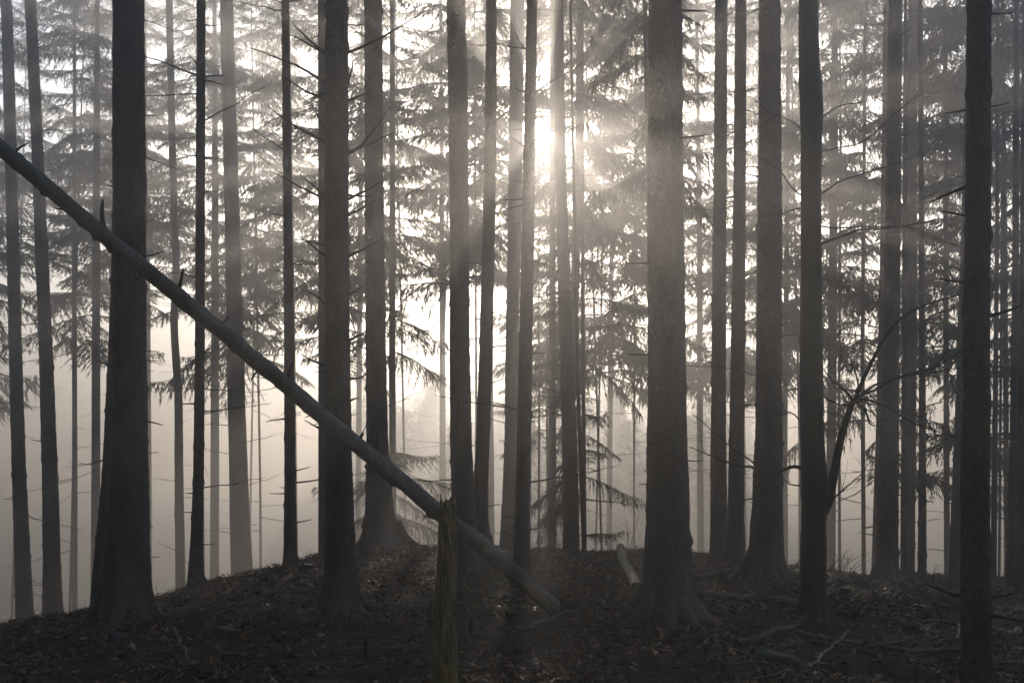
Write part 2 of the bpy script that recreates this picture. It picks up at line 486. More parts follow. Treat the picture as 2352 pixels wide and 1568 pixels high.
# ------------------------------------------------------------------ the near trees: measured trunks
def near_tree(label, pts_px, base_py, Y=None, flare=.0, flare_h=.3, name='spruce_tree', mt=None, seed=0, stubs=14,
              twigs=0, near=True, crown='high', whorls=True, burl=None, group='spruce trunks on the crest', stub_len=(.07, .26)):
    mt = mt or M_BARK
    Y, P, R = solve_tree(pts_px, base_py, Y)
    bx, by = P[0][0], P[0][1]
    gz = float(ground(bx, by))
    gz = min(gz, P[0][2]) if base_py is None else gz
    root = empty(name, (bx, by, gz))
    tag(root, label, 'tree', group)
    loc = P - np.array([bx, by, gz])
    # below the measured foot and above the measured top
    if loc[0][2] > .02: loc = np.vstack([[loc[0][0], 0, 0], loc]); R = np.concatenate([[R[0] * 1.05], R])
    loc[0][2] = min(loc[0][2], 0)
    loc = np.vstack([loc[0] + [0, 0, -.45], loc]); R = np.concatenate([[R[0]], R])
    slope = (loc[-1][:2] - loc[-2][:2]) / max(loc[-1][2] - loc[-2][2], .1)
    ztop = TOP - .3 - gz
    last = loc[-1].copy(); r_last = R[-1]
    if ztop > last[2] + 1:
        dz = ztop - last[2]
        loc = np.vstack([loc, [last[0] + slope[0] * dz * .4, last[1] + slope[1] * dz * .4, last[2] + dz * .5],
                         [last[0] + slope[0] * dz * .5, last[1] + slope[1] * dz * .5, ztop]])
        R = np.concatenate([R, [r_last * .62, r_last * .12]])
    tr = trunk_mesh(loc, R, 'trunk', mt, root, near, flare, flare_h, whorls, seed, burl)
    TREE_BASES.append((bx, by, float(R[1])))
    if flare >= .3 and near:
        r7 = np.random.default_rng(seed + 321); nr = int(r7.integers(4, 7)) if flare > .45 else 3
        rb = float(R[1])
        for q in range(nr):
            a = q * 2 * PI / nr + r7.uniform(-.4, .4); Lr = rb * r7.uniform(1.9, 3.6) * (.7 + .5 * flare); t = np.linspace(0, 1, 12)
            a2 = a + r7.normal(0, .35) * t; rr_ = rb * .45 + Lr * t
            wx, wy = bx + loc[1][0] + np.cos(a2) * rr_, by + loc[1][1] + np.sin(a2) * rr_
            zr = ground(wx, wy) - gz + .045 * np.exp(-t * 2) - .05 * t + rb * 1.5 * np.exp(-t * 5.5)
            w_ = rb * (.46 * np.exp(-t * 1.6) + .04) * r7.uniform(.75, 1.1)
            mbr = MB(); tq, aq = np.meshgrid(t * Lr * 6, np.linspace(0, 2 * PI, 14, endpoint=False), indexing='ij')
            mbr.tube(np.stack([wx - bx, wy - by, zr], 1), w_, 14, .16 * vnoise(np.cos(aq) * 2 + seed + q, np.sin(aq) * 2, tq) + .1 * vnoise(np.cos(aq) * 6, np.sin(aq) * 6 + q, tq * 4))
            mbr.build('root', mt, root)
    if crown == 'high' and P[0][0] / Y < .12:
        c = link('crown', CROWN_HIGH[seed % 2], root)
        c.location = (loc[-1][0], loc[-1][1], TOP - gz - 10.0); c.rotation_euler.z = seed * 1.7
    if crown == 'low':
        c = link('crown', CROWN_YOUNG[0], root); c.location = (loc[2][0], loc[2][1], 5.6 - gz); c.scale = (.9, .9, 1.5); c.rotation_euler.z = 1.1
    rr = np.random.default_rng(seed + 1000)
    ztopv = last[2]
    for i in range(int(stubs * 1.4)):
        z = rr.uniform(.5, max(1, ztopv)); a = rr.uniform(0, 2 * PI)
        c = [np.interp(z, loc[:, 2], loc[:, k]) for k in (0, 1)]; r0 = np.interp(z, loc[:, 2], R) * .93
        L = rr.uniform(*stub_len)
        put_branch(root, STUB, (c[0] + r0 * math.cos(a), c[1] + r0 * math.sin(a), z), (math.cos(a), math.sin(a), rr.uniform(-.15, .3)), L, 'branch_stub', .7)
    for i in range(int(twigs * 1.7)):
        z = rr.uniform(.9, max(1.2, ztopv)); a = rr.choice([0, PI]) + rr.normal(0, .6)
        c = [np.interp(z, loc[:, 2], loc[:, k]) for k in (0, 1)]; r0 = np.interp(z, loc[:, 2], R) * .9
        put_branch(root, DEAD, (c[0] + r0 * math.cos(a), c[1] + r0 * math.sin(a), z), (math.cos(a), math.sin(a), rr.uniform(-.3, .35)), rr.uniform(.3, 1.1), 'dead_branch')
    return root, loc, R, Y

near_tree('thickest dark spruce trunk, crossed by the leaning dead log, with wide spreading roots',
          [(0, 295, 68), (400, 297, 71), (800, 297, 73), (1000, 297, 80), (1200, 294, 92), (1330, 291, 104), (1440, 290, 112)], 1440,
          flare=.62, flare_h=.24, seed=1, stubs=22)
tB = near_tree('dark spruce trunk with many long dead branches, standing behind the leaning log',
          [(0, 773, 51), (400, 773, 53), (800, 774, 55), (1000, 776, 60), (1200, 780, 66), (1330, 783, 74), (1405, 784, 80)], 1405,
          flare=.8, flare_h=.2, seed=2, stubs=12)
near_tree('very thick spruce trunk with rough scaly bark beside the pale broken log',
          [(0, 1528, 74), (400, 1529, 77), (800, 1531, 82), (1000, 1532, 88), (1200, 1534, 97), (1330, 1533, 108), (1432, 1532, 118)], 1432,
          flare=.75, flare_h=.2, seed=3, stubs=16)
tD = near_tree('smooth black beech trunk forking low into one slanting limb',
          [(0, 1857, 43), (150, 1858, 45), (185, 1862, 50), (300, 1865, 47), (420, 1863, 44), (600, 1864, 45), (800, 1863, 50), (1000, 1865, 52), (1130, 1872, 60), (1200, 1868, 55), (1330, 1868, 58), (1440, 1868, 62)], 1440,
          flare=.55, flare_h=.16, seed=4, stubs=0, name='beech_tree', mt=M_BEECH, whorls=False, crown='high', group='beech trees on the crest',
          burl=[(1.2, 0.3, .07, .35), (4.6, .2, .1, .12)])
near_tree('dark rough spruce trunk whose foot is cut off by the photo\'s bottom edge',
          [(0, 2249, 50), (400, 2247, 53), (800, 2243, 57), (1200, 2240, 62), (1568, 2245, 68), (1700, 2246, 76)], 1700, Y=5.3,
          seed=5, stubs=12, stub_len=(.08, .24))
near_tree('medium spruce trunk with silvery flaking bark just beside the smooth black beech',
          [(0, 1768, 47), (400, 1768, 51), (800, 1767, 56), (1000, 1766, 60), (1150, 1763, 67), (1270, 1760, 76), (1340, 1759, 84)], 1340,
          flare=.55, flare_h=.22, seed=6, stubs=26)
near_tree('pale barked spruce trunk with a tongue of roots beside the stacked mossy log ends',
          [(0, 2057, 30), (400, 2052, 33), (800, 2046, 36), (1000, 2043, 40), (1150, 2039, 45), (1270, 2036, 50), (1345, 2034, 56)], 1345,
          flare=.5, flare_h=.2, seed=7, stubs=18)
near_tree('grey spruce trunk rising directly behind the weathered broken post',
          [(0, 1047, 42), (250, 1052, 43), (520, 1055, 43), (800, 1056, 45), (1000, 1059, 48), (1150, 1064, 52), (1250, 1069, 58), (1300, 1072, 66)], 1300,
          flare=.5, flare_h=.2, seed=8, stubs=16)
near_tree('thin dark spruce trunk standing just before the sun, beside the log\'s butt end',
          [(0, 1222, 23), (300, 1217, 26), (600, 1211, 29), (900, 1205, 31), (1150, 1201, 34), (1270, 1199, 38), (1340, 1198, 42)], 1340,
          flare=.35, flare_h=.15, seed=9, stubs=22, twigs=6)
near_tree('spruce trunk with a curved hooked foot next to the post',
          [(0, 1129, 23), (300, 1127, 26), (600, 1121, 28), (900, 1113, 30), (1100, 1105, 32), (1200, 1104, 34), (1250, 1112, 38), (1290, 1128, 44)], 1290,
          flare=.35, flare_h=.15, seed=10, stubs=14, twigs=4)
near_tree('soft grey spruce trunk between the hook footed trunk and the thin sun trunk',
          [(0, 1188, 31), (400, 1184, 31), (800, 1176, 29), (1000, 1174, 29), (1150, 1171, 34), (1262, 1167, 40)], None, Y=20.0, crown='none',
          flare=.4, flare_h=.2, seed=11, stubs=8, twigs=5)
near_tree('brownish spruce trunk on the crest with a broad skirt of mossy roots',
          [(0, 857, 40), (400, 859, 41), (800, 863, 45), (1000, 866, 48), (1100, 869, 56), (1180, 872, 66), (1256, 877, 84)], 1256,
          flare=1.05, flare_h=.26, seed=12, stubs=10, twigs=7)
near_tree('slim spruce trunk, the nearer of a pair beside the silvery flaking trunk',
          [(0, 1702, 25), (400, 1699, 27), (800, 1695, 31), (1000, 1692, 33), (1200, 1690, 38), (1310, 1689, 46)], 1310,
          flare=.4, flare_h=.16, seed=13, stubs=22, twigs=3)
near_tree('slim hazier spruce trunk, the farther of a pair beside the silvery flaking trunk',
          [(0, 1657, 27), (400, 1654, 29), (800, 1651, 32), (1000, 1650, 34), (1200, 1651, 38), (1278, 1653, 44)], 1278,
          flare=.35, flare_h=.16, seed=14, stubs=20, twigs=3)
near_tree('leftmost hazy spruce trunk, leaning slightly where the slope drops into fog',
          [(0, 15, 24), (400, 26, 25), (800, 35, 27), (1100, 44, 30), (1300, 52, 34), (1436, 58, 40)], None, Y=20.0, crown='none',
          flare=.2, flare_h=.2, seed=15, stubs=8, twigs=9)
near_tree('slanting spruce trunk in fog beside the thickest dark trunk, crossed high by the log',
          [(0, 70, 24), (400, 88, 25), (800, 105, 29), (1100, 115, 34), (1300, 119, 38), (1424, 122, 46)], None, Y=18.0, crown='none',
          flare=.2, flare_h=.2, seed=16, stubs=8, twigs=9)
near_tree('slender dark spruce pole with a swollen foot on the sloping crest',
          [(0, 462, 19), (400, 460, 20), (800, 459, 21), (1100, 456, 24), (1250, 452, 29), (1340, 449, 36)], 1340,
          flare=.3, flare_h=.15, seed=17, stubs=20, twigs=8)
near_tree('slender dark spruce pole beside the trunk with long dead branches',
          [(0, 655, 17), (400, 660, 19), (800, 664, 22), (1100, 666, 25), (1296, 667, 31)], 1296,
          flare=.3, flare_h=.15, seed=18, stubs=18, twigs=7)
near_tree('broad brown hazy spruce trunk glowing in the misty light',
          [(0, 520, 30), (400, 531, 33), (800, 540, 37), (1100, 548, 42), (1320, 556, 50)], None, Y=24.0, seed=19, stubs=6, twigs=16, near=False, mt=M_BARKFAR, crown='none')
near_tree('faint crooked spruce pole with a kink halfway up, in the fog',
          [(0, 388, 16), (500, 400, 16), (650, 406, 17), (720, 398, 17), (800, 402, 17), (900, 410, 18), (1100, 411, 20), (1360, 415, 23)], None, Y=26.0, seed=20, stubs=4, twigs=16, near=False, mt=M_BARKFAR, crown='none')
near_tree('thin dim spruce trunk peeping from behind the trunk with long dead branches',
          [(0, 738, 16), (700, 740, 17), (1285, 742, 22)], None, Y=15.2, seed=21, stubs=8, twigs=6, near=False, mt=M_BARKFAR)
near_tree('hazy spruce trunk directly below the sun on the crest edge',
          [(0, 1283, 20), (400, 1288, 25), (700, 1297, 29), (1000, 1308, 33), (1150, 1311, 35), (1270, 1312, 38)], 1270, Y=15.6,
          seed=22, stubs=10, twigs=9, mt=M_BARKFAR)
near_tree('slim spruce trunk bending as it joins the hazy trunk below the sun',
          [(0, 1333, 17), (300, 1330, 18), (500, 1326, 20), (700, 1319, 20), (900, 1313, 19), (1270, 1306, 18)], None, Y=22, seed=23, stubs=8, twigs=12, near=False, mt=M_BARKFAR, crown='none')
near_tree('stick thin dark sapling trunk standing close against a hazy crest trunk',
          [(640, 1322, 7), (850, 1327, 9), (1000, 1331, 10), (1268, 1343, 12)], 1268, Y=15.3, seed=24, stubs=6, twigs=14, near=False, mt=M_BARKFAR, crown='none')
near_tree('thin dark pole trunk in shade between the beech limb\'s twigs',
          [(0, 2113, 11), (500, 2117, 12), (1000, 2119, 15), (1330, 2118, 20)], 1332, seed=25, stubs=12, twigs=8)
near_tree('thin grey trunk hugging the side of the pale barked trunk',
          [(0, 2080, 8), (500, 2079, 11), (1000, 2077, 13), (1334, 2076, 16)], None, Y=15.8, seed=26, stubs=6, twigs=7, near=False)
near_tree('dark spruce trunk half hidden behind the rough trunk cut off at the bottom edge',
          [(0, 2228, 14), (500, 2218, 18), (900, 2208, 22), (1345, 2196, 34)], 1345, seed=27, stubs=10, twigs=6)
near_tree('thin trunk in the dark gap beyond the rough trunk cut off at the bottom edge',
          [(0, 2292, 8), (600, 2290, 9), (1336, 2282, 14)], None, Y=17.5, seed=28, stubs=6, twigs=8, near=False)
near_tree('slim dark trunk third in from the rightmost edge, silvery along one side',
          [(0, 2335, 11), (600, 2333, 14), (1000, 2329, 17), (1362, 2323, 24)], 1362, seed=29, stubs=10, twigs=6)
near_tree('rightmost black spruce trunk, half cut off by the picture\'s edge',
          [(0, 2362, 24), (600, 2358, 28), (1000, 2355, 32), (1372, 2352, 44)], 1372, seed=30, stubs=8, twigs=5)
near_tree('dim trunk showing as a dark sliver beside the thickest trunk\'s roots',
          [(0, 280, 22), (700, 270, 30), (1100, 252, 34), (1300, 234, 38), (1396, 230, 46)], 1396, seed=31, stubs=4, twigs=3)
near_tree('grey slender trunk just behind the pale barked trunk\'s shadow side',
          [(0, 2035, 10), (600, 2028, 13), (1000, 2020, 16), (1330, 2012, 22)], None, Y=16.5, seed=32, stubs=6, twigs=7, near=False)
near_tree('leaning bare sapling curving up beside the very thick scaly trunk',
          [(0, 1480, 9), (150, 1484, 10), (290, 1488, 11), (700, 1494, 13), (1270, 1502, 18)], None, Y=15.0, seed=33, stubs=6, twigs=5, near=False, crown='low')

# ------------------------------------------------------------------ dead branches of the branchy trunk, measured
root, loc, R, Y0 = tB
def branch_px(root, pts, Y, w0, w1, name='dead_branch', mt=M_DEAD, depth=0.0, k=6, wob=.006, seed=0):
    """a branch through photo points (px,py), going from distance Y to Y+depth"""
    r = np.random.default_rng(seed + 7)
    pts = np.array(pts, float); n = len(pts)
    s = np.concatenate([[0], np.cumsum(np.linalg.norm(np.diff(pts, axis=0), axis=1))]); s /= s[-1]
    t = np.linspace(0, 1, max(8, 5 * n))
    q = np.stack([np.interp(t, s, pts[:, 0]), np.interp(t, s, pts[:, 1])], 1)
    for _ in range(3): q[1:-1] = .25 * q[:-2] + .5 * q[1:-1] + .25 * q[2:]
    W = np.array([at(a, b, Y + depth * tt) for (a, b), tt in zip(q, t)]) + np.cumsum(r.normal(0, wob * .4, (len(t), 3)), 0)
    W0 = W - np.array(root.location)
    mb = MB(); mb.tube(W0, np.linspace(w0, w1, len(t)) / 2 / F * Y, k)
    o = mb.build(name, mt, root)
    return o, W0
B_BR = [[(748, 122), (720, 100), (675, 48)], [(748, 123), (705, 100), (665, 82)], [(749, 190), (700, 160), (640, 135), (575, 112)], [(748, 230), (700, 205), (655, 178)],
        [(748, 328), (690, 295), (640, 260), (615, 245)], [(755, 460), (700, 435), (650, 405), (615, 388)], [(752, 592), (720, 570), (680, 543)],
        [(752, 452), (720, 425), (690, 402)], [(760, 320), (735, 280), (718, 240)], [(748, 840), (715, 825), (690, 812)], [(750, 985), (730, 982), (700, 962)], [(748, 700), (722, 680), (692, 668)],
        [(795, 122), (770 + 0, 96 - 0)] if False else [(795, 121), (840, 106), (900, 72), (985, 22)], [(795, 210), (808, 160), (814, 125)], [(795, 230), (825, 222), (860, 206)],
        [(795, 354), (825, 338), (860, 300), (897, 248)], [(795, 350), (850, 330), (912, 300)], [(796, 458), (840, 440), (882, 416)], [(797, 497), (830, 480), (860, 463)],
        [(795, 592), (840, 570), (878, 545)], [(798, 680), (820, 666), (837, 654)], [(798, 784), (830, 770), (858, 750)], [(800, 870), (830, 868), (850, 845)], [(802, 1020), (825, 1010), (840, 980)], [(804, 920), (830, 914)]]
for i, p in enumerate(B_BR):
    o, W = branch_px(root, p, Y0, 7.5 if len(p) > 2 else 6, 1.6, depth=random.uniform(-.35, .35), seed=i)
# ------------------------------------------------------------------ beech limb, twigs
root, loc, R, Y0 = tD
def twigs_on(parent, W, n, Lr, seed, name='twig', up=.3, rad=.0032, levels=1):
    r = np.random.default_rng(seed)
    for _ in range(n):
        i = r.integers(len(W) // 4, len(W) - 1)
        p = W[i]; tan = W[min(i + 1, len(W) - 1)] - W[i - 1]; tan /= np.linalg.norm(tan) + 1e-9
        side = np.cross(tan, r.normal(0, 1, 3)); side /= np.linalg.norm(side) + 1e-9; side[1] *= .5
        d = tan * r.uniform(.4, 1) + side * r.uniform(.4, .9) + np.array([0, 0, up * r.uniform(-.3, 1)])
        L = r.uniform(*Lr); t = np.linspace(0, 1, 9)[:, None]
        q = p + d * L * t + np.cumsum(r.normal(0, .011 * L, (9, 3)), 0) + np.array([0, 0, r.uniform(-.2, .25)]) * L * t ** 2
        q[0] = p
        mb = MB(); mb.tube(q, np.linspace(rad, rad * .3, 9), 4, cap=False)
        for _ in range(r.integers(1, 5)):
            j = r.integers(2, 8); d2 = (q[j] - q[j - 1]); d2 /= np.linalg.norm(d2); d2 = d2 + r.normal(0, .45, 3)
            l2 = L * r.uniform(.15, .4); tt = np.linspace(0, 1, 5)[:, None]
            mb.tube(q[j] + d2 * l2 * tt + r.normal(0, .15, 3) * l2 * tt ** 2, np.linspace(rad * .6, rad * .25, 5), 3, cap=False)
        mb.build(name, M_BEECH, parent)
limb, W = branch_px(root, [(1880, 1185), (1900, 1165), (1908, 1125), (1922, 1060), (1940, 985), (1962, 920)], Y0, 25, 13, 'limb', M_BEECH, -.15, 10, .003)
Y1 = Y0 - .15
twigs_on(root, np.repeat(W[-6:], 3, 0) + np.random.default_rng(3).normal(0, .004, (18, 3)), 26, (.15, .5), 71, rad=.0026, up=.15)
for i, (p, w0, w1, dp) in enumerate([
        ([(1962, 922), (1985, 875), (2020, 805), (2062, 745), (2100, 712), (2135, 700), (2215, 680)], 10, 3, -.3),
        ([(1965, 918), (2000, 885), (2040, 872), (2120, 858), (2212, 848)], 6, 2, .3),
        ([(1965, 912), (2010, 897), (2060, 873), (2105, 862), (2150, 850), (2215, 812)], 7, 2, -.4),
        ([(1963, 925), (1950, 900), (1925, 880), (1905, 860), (1890, 838)], 7, 2, .2),
        ([(1962, 918), (1975, 880), (1968, 850), (1958, 830)], 6, 2, -.2),
        ([(1960, 925), (1935, 935), (1905, 925), (1885, 915)], 5, 2, .3),
        ([(1965, 915), (2010, 925), (2080, 960), (2150, 990), (2200, 1010)], 6, 2, -.5),
        ([(1964, 920), (1990, 945), (2000, 975), (2030, 985)], 6, 2, -.2),
        ([(1900, 1150), (1930, 1130), (1965, 1105), (1988, 1078)], 5, 1.5, .1)]):
    o, W2 = branch_px(root, p, Y1, w0, w1, 'branch', M_BEECH, dp, 6, .008, 40 + i)
    twigs_on(root, W2, 9 if i < 3 else 6, (.15, .55), 80 + i, rad=.0026)
for i, (p, w0, w1, dp) in enumerate([
        ([(1842, 1076), (1822, 1068), (1800, 1074), (1775, 1085), (1745, 1082), (1728, 1065), (1690, 1060), (1640, 1040), (1585, 1020)], 9, 2, -.3),
        ([(1745, 1080), (1730, 1060), (1700, 1045), (1650, 1000), (1590, 950)], 5, 1.5, -.3),
        ([(1842, 1118), (1810, 1115), (1790, 1095), (1765, 1060)], 4, 1.5, -.1),
        ([(1840, 965), (1815, 945), (1790, 955), (1765, 945)], 4, 1.5, .2),
        ([(1843, 450), (1825, 440), (1800, 400), (1750, 365), (1690, 330), (1640, 310)], 4, 1.2, -.4),
        ([(1846, 480), (1825, 478), (1795, 495), (1740, 495)], 3.5, 1.2, -.2),
        ([(1846, 300), (1815, 270), (1770, 255), (1720, 215)], 3.2, 1.2, .4),
        ([(1888, 445), (1930, 415), (1990, 395), (2060, 375), (2130, 345)], 4.5, 1.2, .4),
        ([(1888, 560), (1930, 545), (1985, 525), (2050, 525), (2130, 510), (2190, 495)], 6, 1.2, .3),
        ([(1888, 520), (1940, 525), (2000, 522), (2090, 520), (2200, 570)], 3.8, 1.2, -.3),
        ([(1888, 350), (1930, 340), (1985, 325), (2060, 260), (2130, 205)], 3.6, 1.2, -.4),
        ([(1888, 270), (1930, 245), (1990, 240), (2060, 215)], 3.2, 1., .2)]):
    o, W2 = branch_px(root, p, Y0, w0, w1, 'branch', M_BEECH, dp, 5, .008, 60 + i)
    twigs_on(root, W2, 9, (.15, .6), 120 + i, rad=.0022)

# ------------------------------------------------------------------ spruces beyond the crest (trunk + needled crown + dead twigs)
NEAR_NAMES = [(35, 'the leftmost leaning trunk'), (110, 'the slanting foggy trunk'), (296, 'the thickest dark trunk'), (400, 'the kinked foggy pole'), (460, 'the swollen footed pole'),
              (540, 'the broad brown trunk'), (663, 'the dark slender pole'), (774, 'the trunk with dead branches'), (862, 'the skirted brown trunk'),
              (1056, 'the trunk behind the post'), (1120, 'the hook footed trunk'), (1184, 'the soft grey trunk'), (1212, 'the thin sun trunk'), (1298, 'the trunk below the sun'),
              (1530, 'the very thick scaly trunk'), (1653, 'the farther slim trunk'), (1697, 'the nearer slim trunk'), (1767, 'the silvery flaking trunk'), (1864, 'the black beech'),
              (2047, 'the pale barked trunk'), (2117, 'the thin dark pole'), (2244, 'the rough cut off trunk'), (2352, 'the rightmost black trunk')]
def where(px):
    x, n = min(NEAR_NAMES, key=lambda p: abs(p[0] - px))
    return f'behind {n}'
used = {}
def far_spruce(px, w, Y, kind, lean=0.0, twigs=8, seed=0, bottom=None, scale=1.0, ztop=TOP):
    if kind in ('tall', 'dense') and seed < 200: Y *= 1.4 if px < 2000 else 1.2; w *= .62; Y *= 1.2 if px < 700 else 1; bottom += [-.5, 2.5, .8, 4.5, 1.2][seed % 5]
    X = (px - CX) / F * Y
    gz = float(ground(X, Y, False)) - .05
    root = empty('spruce_tree', (X, Y, gz))
    fog = 'faint' if Y > 28 else ('hazy' if Y > 20 else 'dim')
    size = 'thin' if w / F * Y < .2 else 'stout'
    shape = {'tall': 'high crowned', 'full': 'densely boughed', 'young': 'young low boughed', 'high': 'bare stemmed', 'dense': 'dark crowned', 'sparse': 'thinly boughed'}[kind]
    lab = f'{fog} {size} {shape} spruce {where(px)}' if kind == 'young' else f'{fog} {shape} spruce {where(px)}'
    used.setdefault(lab, []).append((root, Y))
    r = np.random.default_rng(seed + 4000)
    r0 = w / 2 / F * Y
    ht = ztop - gz
    z = np.array([-.4, 0, ht * .3, ht * .6, ht * .85, ht - .05])
    calm = .15 if abs(px - 1240) < 60 else 1.0
    x = calm * (lean * z / 10 + np.concatenate([[0], np.cumsum(r.normal(0, .06 if w < 10 else .03, 5))]))
    trunk_mesh(np.stack([x, x * .3, z], 1), np.array([1.2, 1.15, 1.0, .8, .45, .1]) * r0, 'trunk', M_BARKFAR, root, False, .3, .4, False, seed)
    me, H = {'tall': (CROWN_TALL[seed % 4], 13.0), 'dense': (CROWN_DENSE[seed % 3], 14.0), 'sparse': (CROWN_SPARSE[seed % 2], 17.0), 'full': (CROWN_FULL[seed % 2], 17.0), 'young': (CROWN_YOUNG[seed % 2], 6.0), 'high': (CROWN_THIN[seed % 2], 10.0)}[kind]
    if kind == 'full' and bottom is not None: H = 17.0
    sz = 1.0
    if bottom is not None: sz = (ztop - bottom) / H
    c = link('crown', me, root)
    c.location = (x[-2], x[-2] * .3, ht - H * sz); c.rotation_euler.z = r.uniform(0, 6.28); c.scale = (scale, scale, sz)
    zc = ht - H * sz
    co = np.zeros(len(me.vertices) * 3); me.vertices.foreach_get('co', co); co = co.reshape(-1, 3)[::2] * [scale, scale, sz]
    best = None
    for tr in range(14):                     # turn the crown so that the sun finds its gap
        a = c.rotation_euler.z + tr * .449
        wx = X + c.location.x + co[:, 0] * math.cos(a) - co[:, 1] * math.sin(a); wy = Y + c.location.y + co[:, 0] * math.sin(a) + co[:, 1] * math.cos(a); wz = gz + c.location.z + co[:, 2]
        hit = int(((wx / wy - SUNU) ** 2 + ((wz - EYE) / wy - SUNV) ** 2 < (26 / F) ** 2).sum())
        if best is None or hit < best[0]: best = (hit, a)
        if hit == 0: break
    c.rotation_euler.z = best[1]
    if best[0]: print('sun blocked by', px, Y, best[0])
    for i in range(twigs):
        zz = r.uniform(max(.8, zc - 7), max(1.5, zc + 1.5)); a = r.uniform(0, 2 * PI)
        put_branch(root, DEAD, (np.interp(zz, z, x), 0, zz), (math.cos(a), math.sin(a), r.uniform(-.35, .2)), r.uniform(.8, 2.1), 'dead_branch', .8)
    tag(root, lab, 'tree', 'spruces beyond the crest')
    return root

FAR = [  # px, trunk width px, distance, kind, crown bottom z
    # bare hazy stems farther down the slope
    (172, 12, 30, 'high', 11), (215, 20, 28, 'high', 11), (345, 11, 38, 'high', 11), (487, 20, 33, 'high', 12.5), (685, 15, 32, 'high', 12), (822, 13, 34, 'high', 12), (1022, 15, 34, 'high', 12),
    (1134, 17, 29, 'high', 12), (1269, 18, 29, 'high', 10.8), (1395, 13, 36, 'high', 12), (1612, 15, 33, 'high', 12), (1742, 10, 38, 'high', 12), (1802, 13, 29, 'high', 11), (1903, 21, 27, 'high', 10), (2086, 25, 21, 'high', 9),
    # needled spruces just beyond the crest
    (-150, 12, 20, 'tall', 2.0), (-40, 11, 18, 'tall', 3.5), (150, 9, 19, 'tall', 4.0), (360, 8, 22, 'tall', 4.5), (235, 9, 23, 'tall', 5.5), (470, 8, 20, 'tall', 6.5), (560, 8, 24, 'tall', 5.0), (690, 8, 21, 'tall', 6.0), (20, 9, 24, 'tall', 4.0),
    (600, 9, 19, 'tall', 3.0), (790, 8, 20, 'tall', 5.0), (950, 8, 22, 'tall', 4.5), (1085, 8, 19, 'tall', 4.5), (1140, 8, 24, 'tall', 4.0), (1000, 8, 27, 'dense', 6),
    (1356, 8, 22, 'tall', 4.), (1398, 8, 18, 'tall', 4.2), (1455, 8, 20, 'tall', 4.), (1575, 9, 22, 'tall', 3.0), (1725, 8, 24, 'tall', 2.4), (1835, 9, 21, 'tall', 3.0),
    (1930, 10, 19, 'tall', 3.2), (2060, 9, 22, 'tall', 5.0), (2200, 9, 24, 'tall', 4.5), (2290, 9, 19, 'tall', 5.0), (1985, 9, 23, 'full', 1.2), (2175, 12, 24, 'full', 0.5), (2310, 11, 23, 'full', 0.5), (2380, 12, 20, 'full', 1.5), (2450, 12, 25, 'full', 1.5)]
for i, (px, w, Y, kind, bt) in enumerate(FAR):
    far_spruce(px, w, Y, kind, lean=random.uniform(-.3, .3) if w < 10 else random.uniform(-.1, .1), twigs=9 if kind == 'high' else 7, seed=i, bottom=bt, scale=random.uniform(.85, 1.12))
far_spruce(1238, 6, 29, 'dense', 0, 6, 201, 1.0, .75, 9.7)      # tips just under the sun's sight line
far_spruce(1256, 6, 35, 'dense', 0, 6, 202, 2.5, .8, 11.4)

# young spruces whose boughs show beside the crest trunks
for i, (px, w, Y, bt, sc_) in enumerate([(906, 15, 22, -2.2, 1.0), (1350, 9, 20, -3.0, .8)]):
    far_spruce(px, w, Y, 'sparse', 0, 6, 70 + i, bt, sc_)
for lab, rows in used.items():
    if len(rows) > 1:
        rows.sort(key=lambda p: p[1])
        for k, (o, Y) in enumerate(rows):
            o['label'] = (lab.replace(' spruce ', f' spruce, {"nearest" if k == 0 else ("farthest" if k == len(rows) - 1 else "middle")} of its kind ', 1))

# ------------------------------------------------------------------ the wood down in the valley: one far mass in the mist
def valley_wood(n):
    r = np.random.default_rng(909); mb = MB(); tmb = MB()
    for _ in range(n):
        Y = 42 + 90 * r.random() ** .8; uu = r.uniform(-.16, .24); X = uu * Y
        g0 = float(ground(X, Y, False)); top = r.uniform(-1.0, 3.0) + (max(0, Y - 40) * r.uniform(0.03, .14) if -.2 < uu < .26 else -4); H = top - g0
        tmb.tube([(X, Y, g0 - .3), (X, Y, g0 + H * .5), (X, Y, top)], [.17, .11, .02], 6)
        m = 1100; f = r.random(m) ** .8; rad = (2.3 * (1 - f) + .1) * np.sqrt(r.random(m)); a = r.uniform(0, 6.28, m)
        c = np.stack([X + rad * np.cos(a), Y + rad * np.sin(a), g0 + H * (.12 + .88 * f) - rad * .25], 1)
        d = np.stack([np.cos(a), np.sin(a), r.uniform(-.9, .1, m)], 1) * r.uniform(.25, .6, m)[:, None]
        sd_ = np.stack([-np.sin(a), np.cos(a), r.normal(0, .4, m)], 1) * r.uniform(.05, .13, m)[:, None]
        v = np.stack([c, c + d * .5 + sd_, c + d, c + d * .5 - sd_], 1)
        mb.add(v.reshape(-1, 3), np.arange(m * 4).reshape(-1, 4), np.repeat(np.clip(r.normal(.45, .2, m), 0, 1), 4))
    o = mb.build('valley_forest', M_NEEDLE, None, False, True); o['kind'] = 'stuff'
    tag(o, 'far spruce wood down in the valley, dissolving into mist', 'forest')
    q = tmb.build('stem_mass', M_BARKFAR, o); q['kind'] = 'stuff'
valley_wood(150)
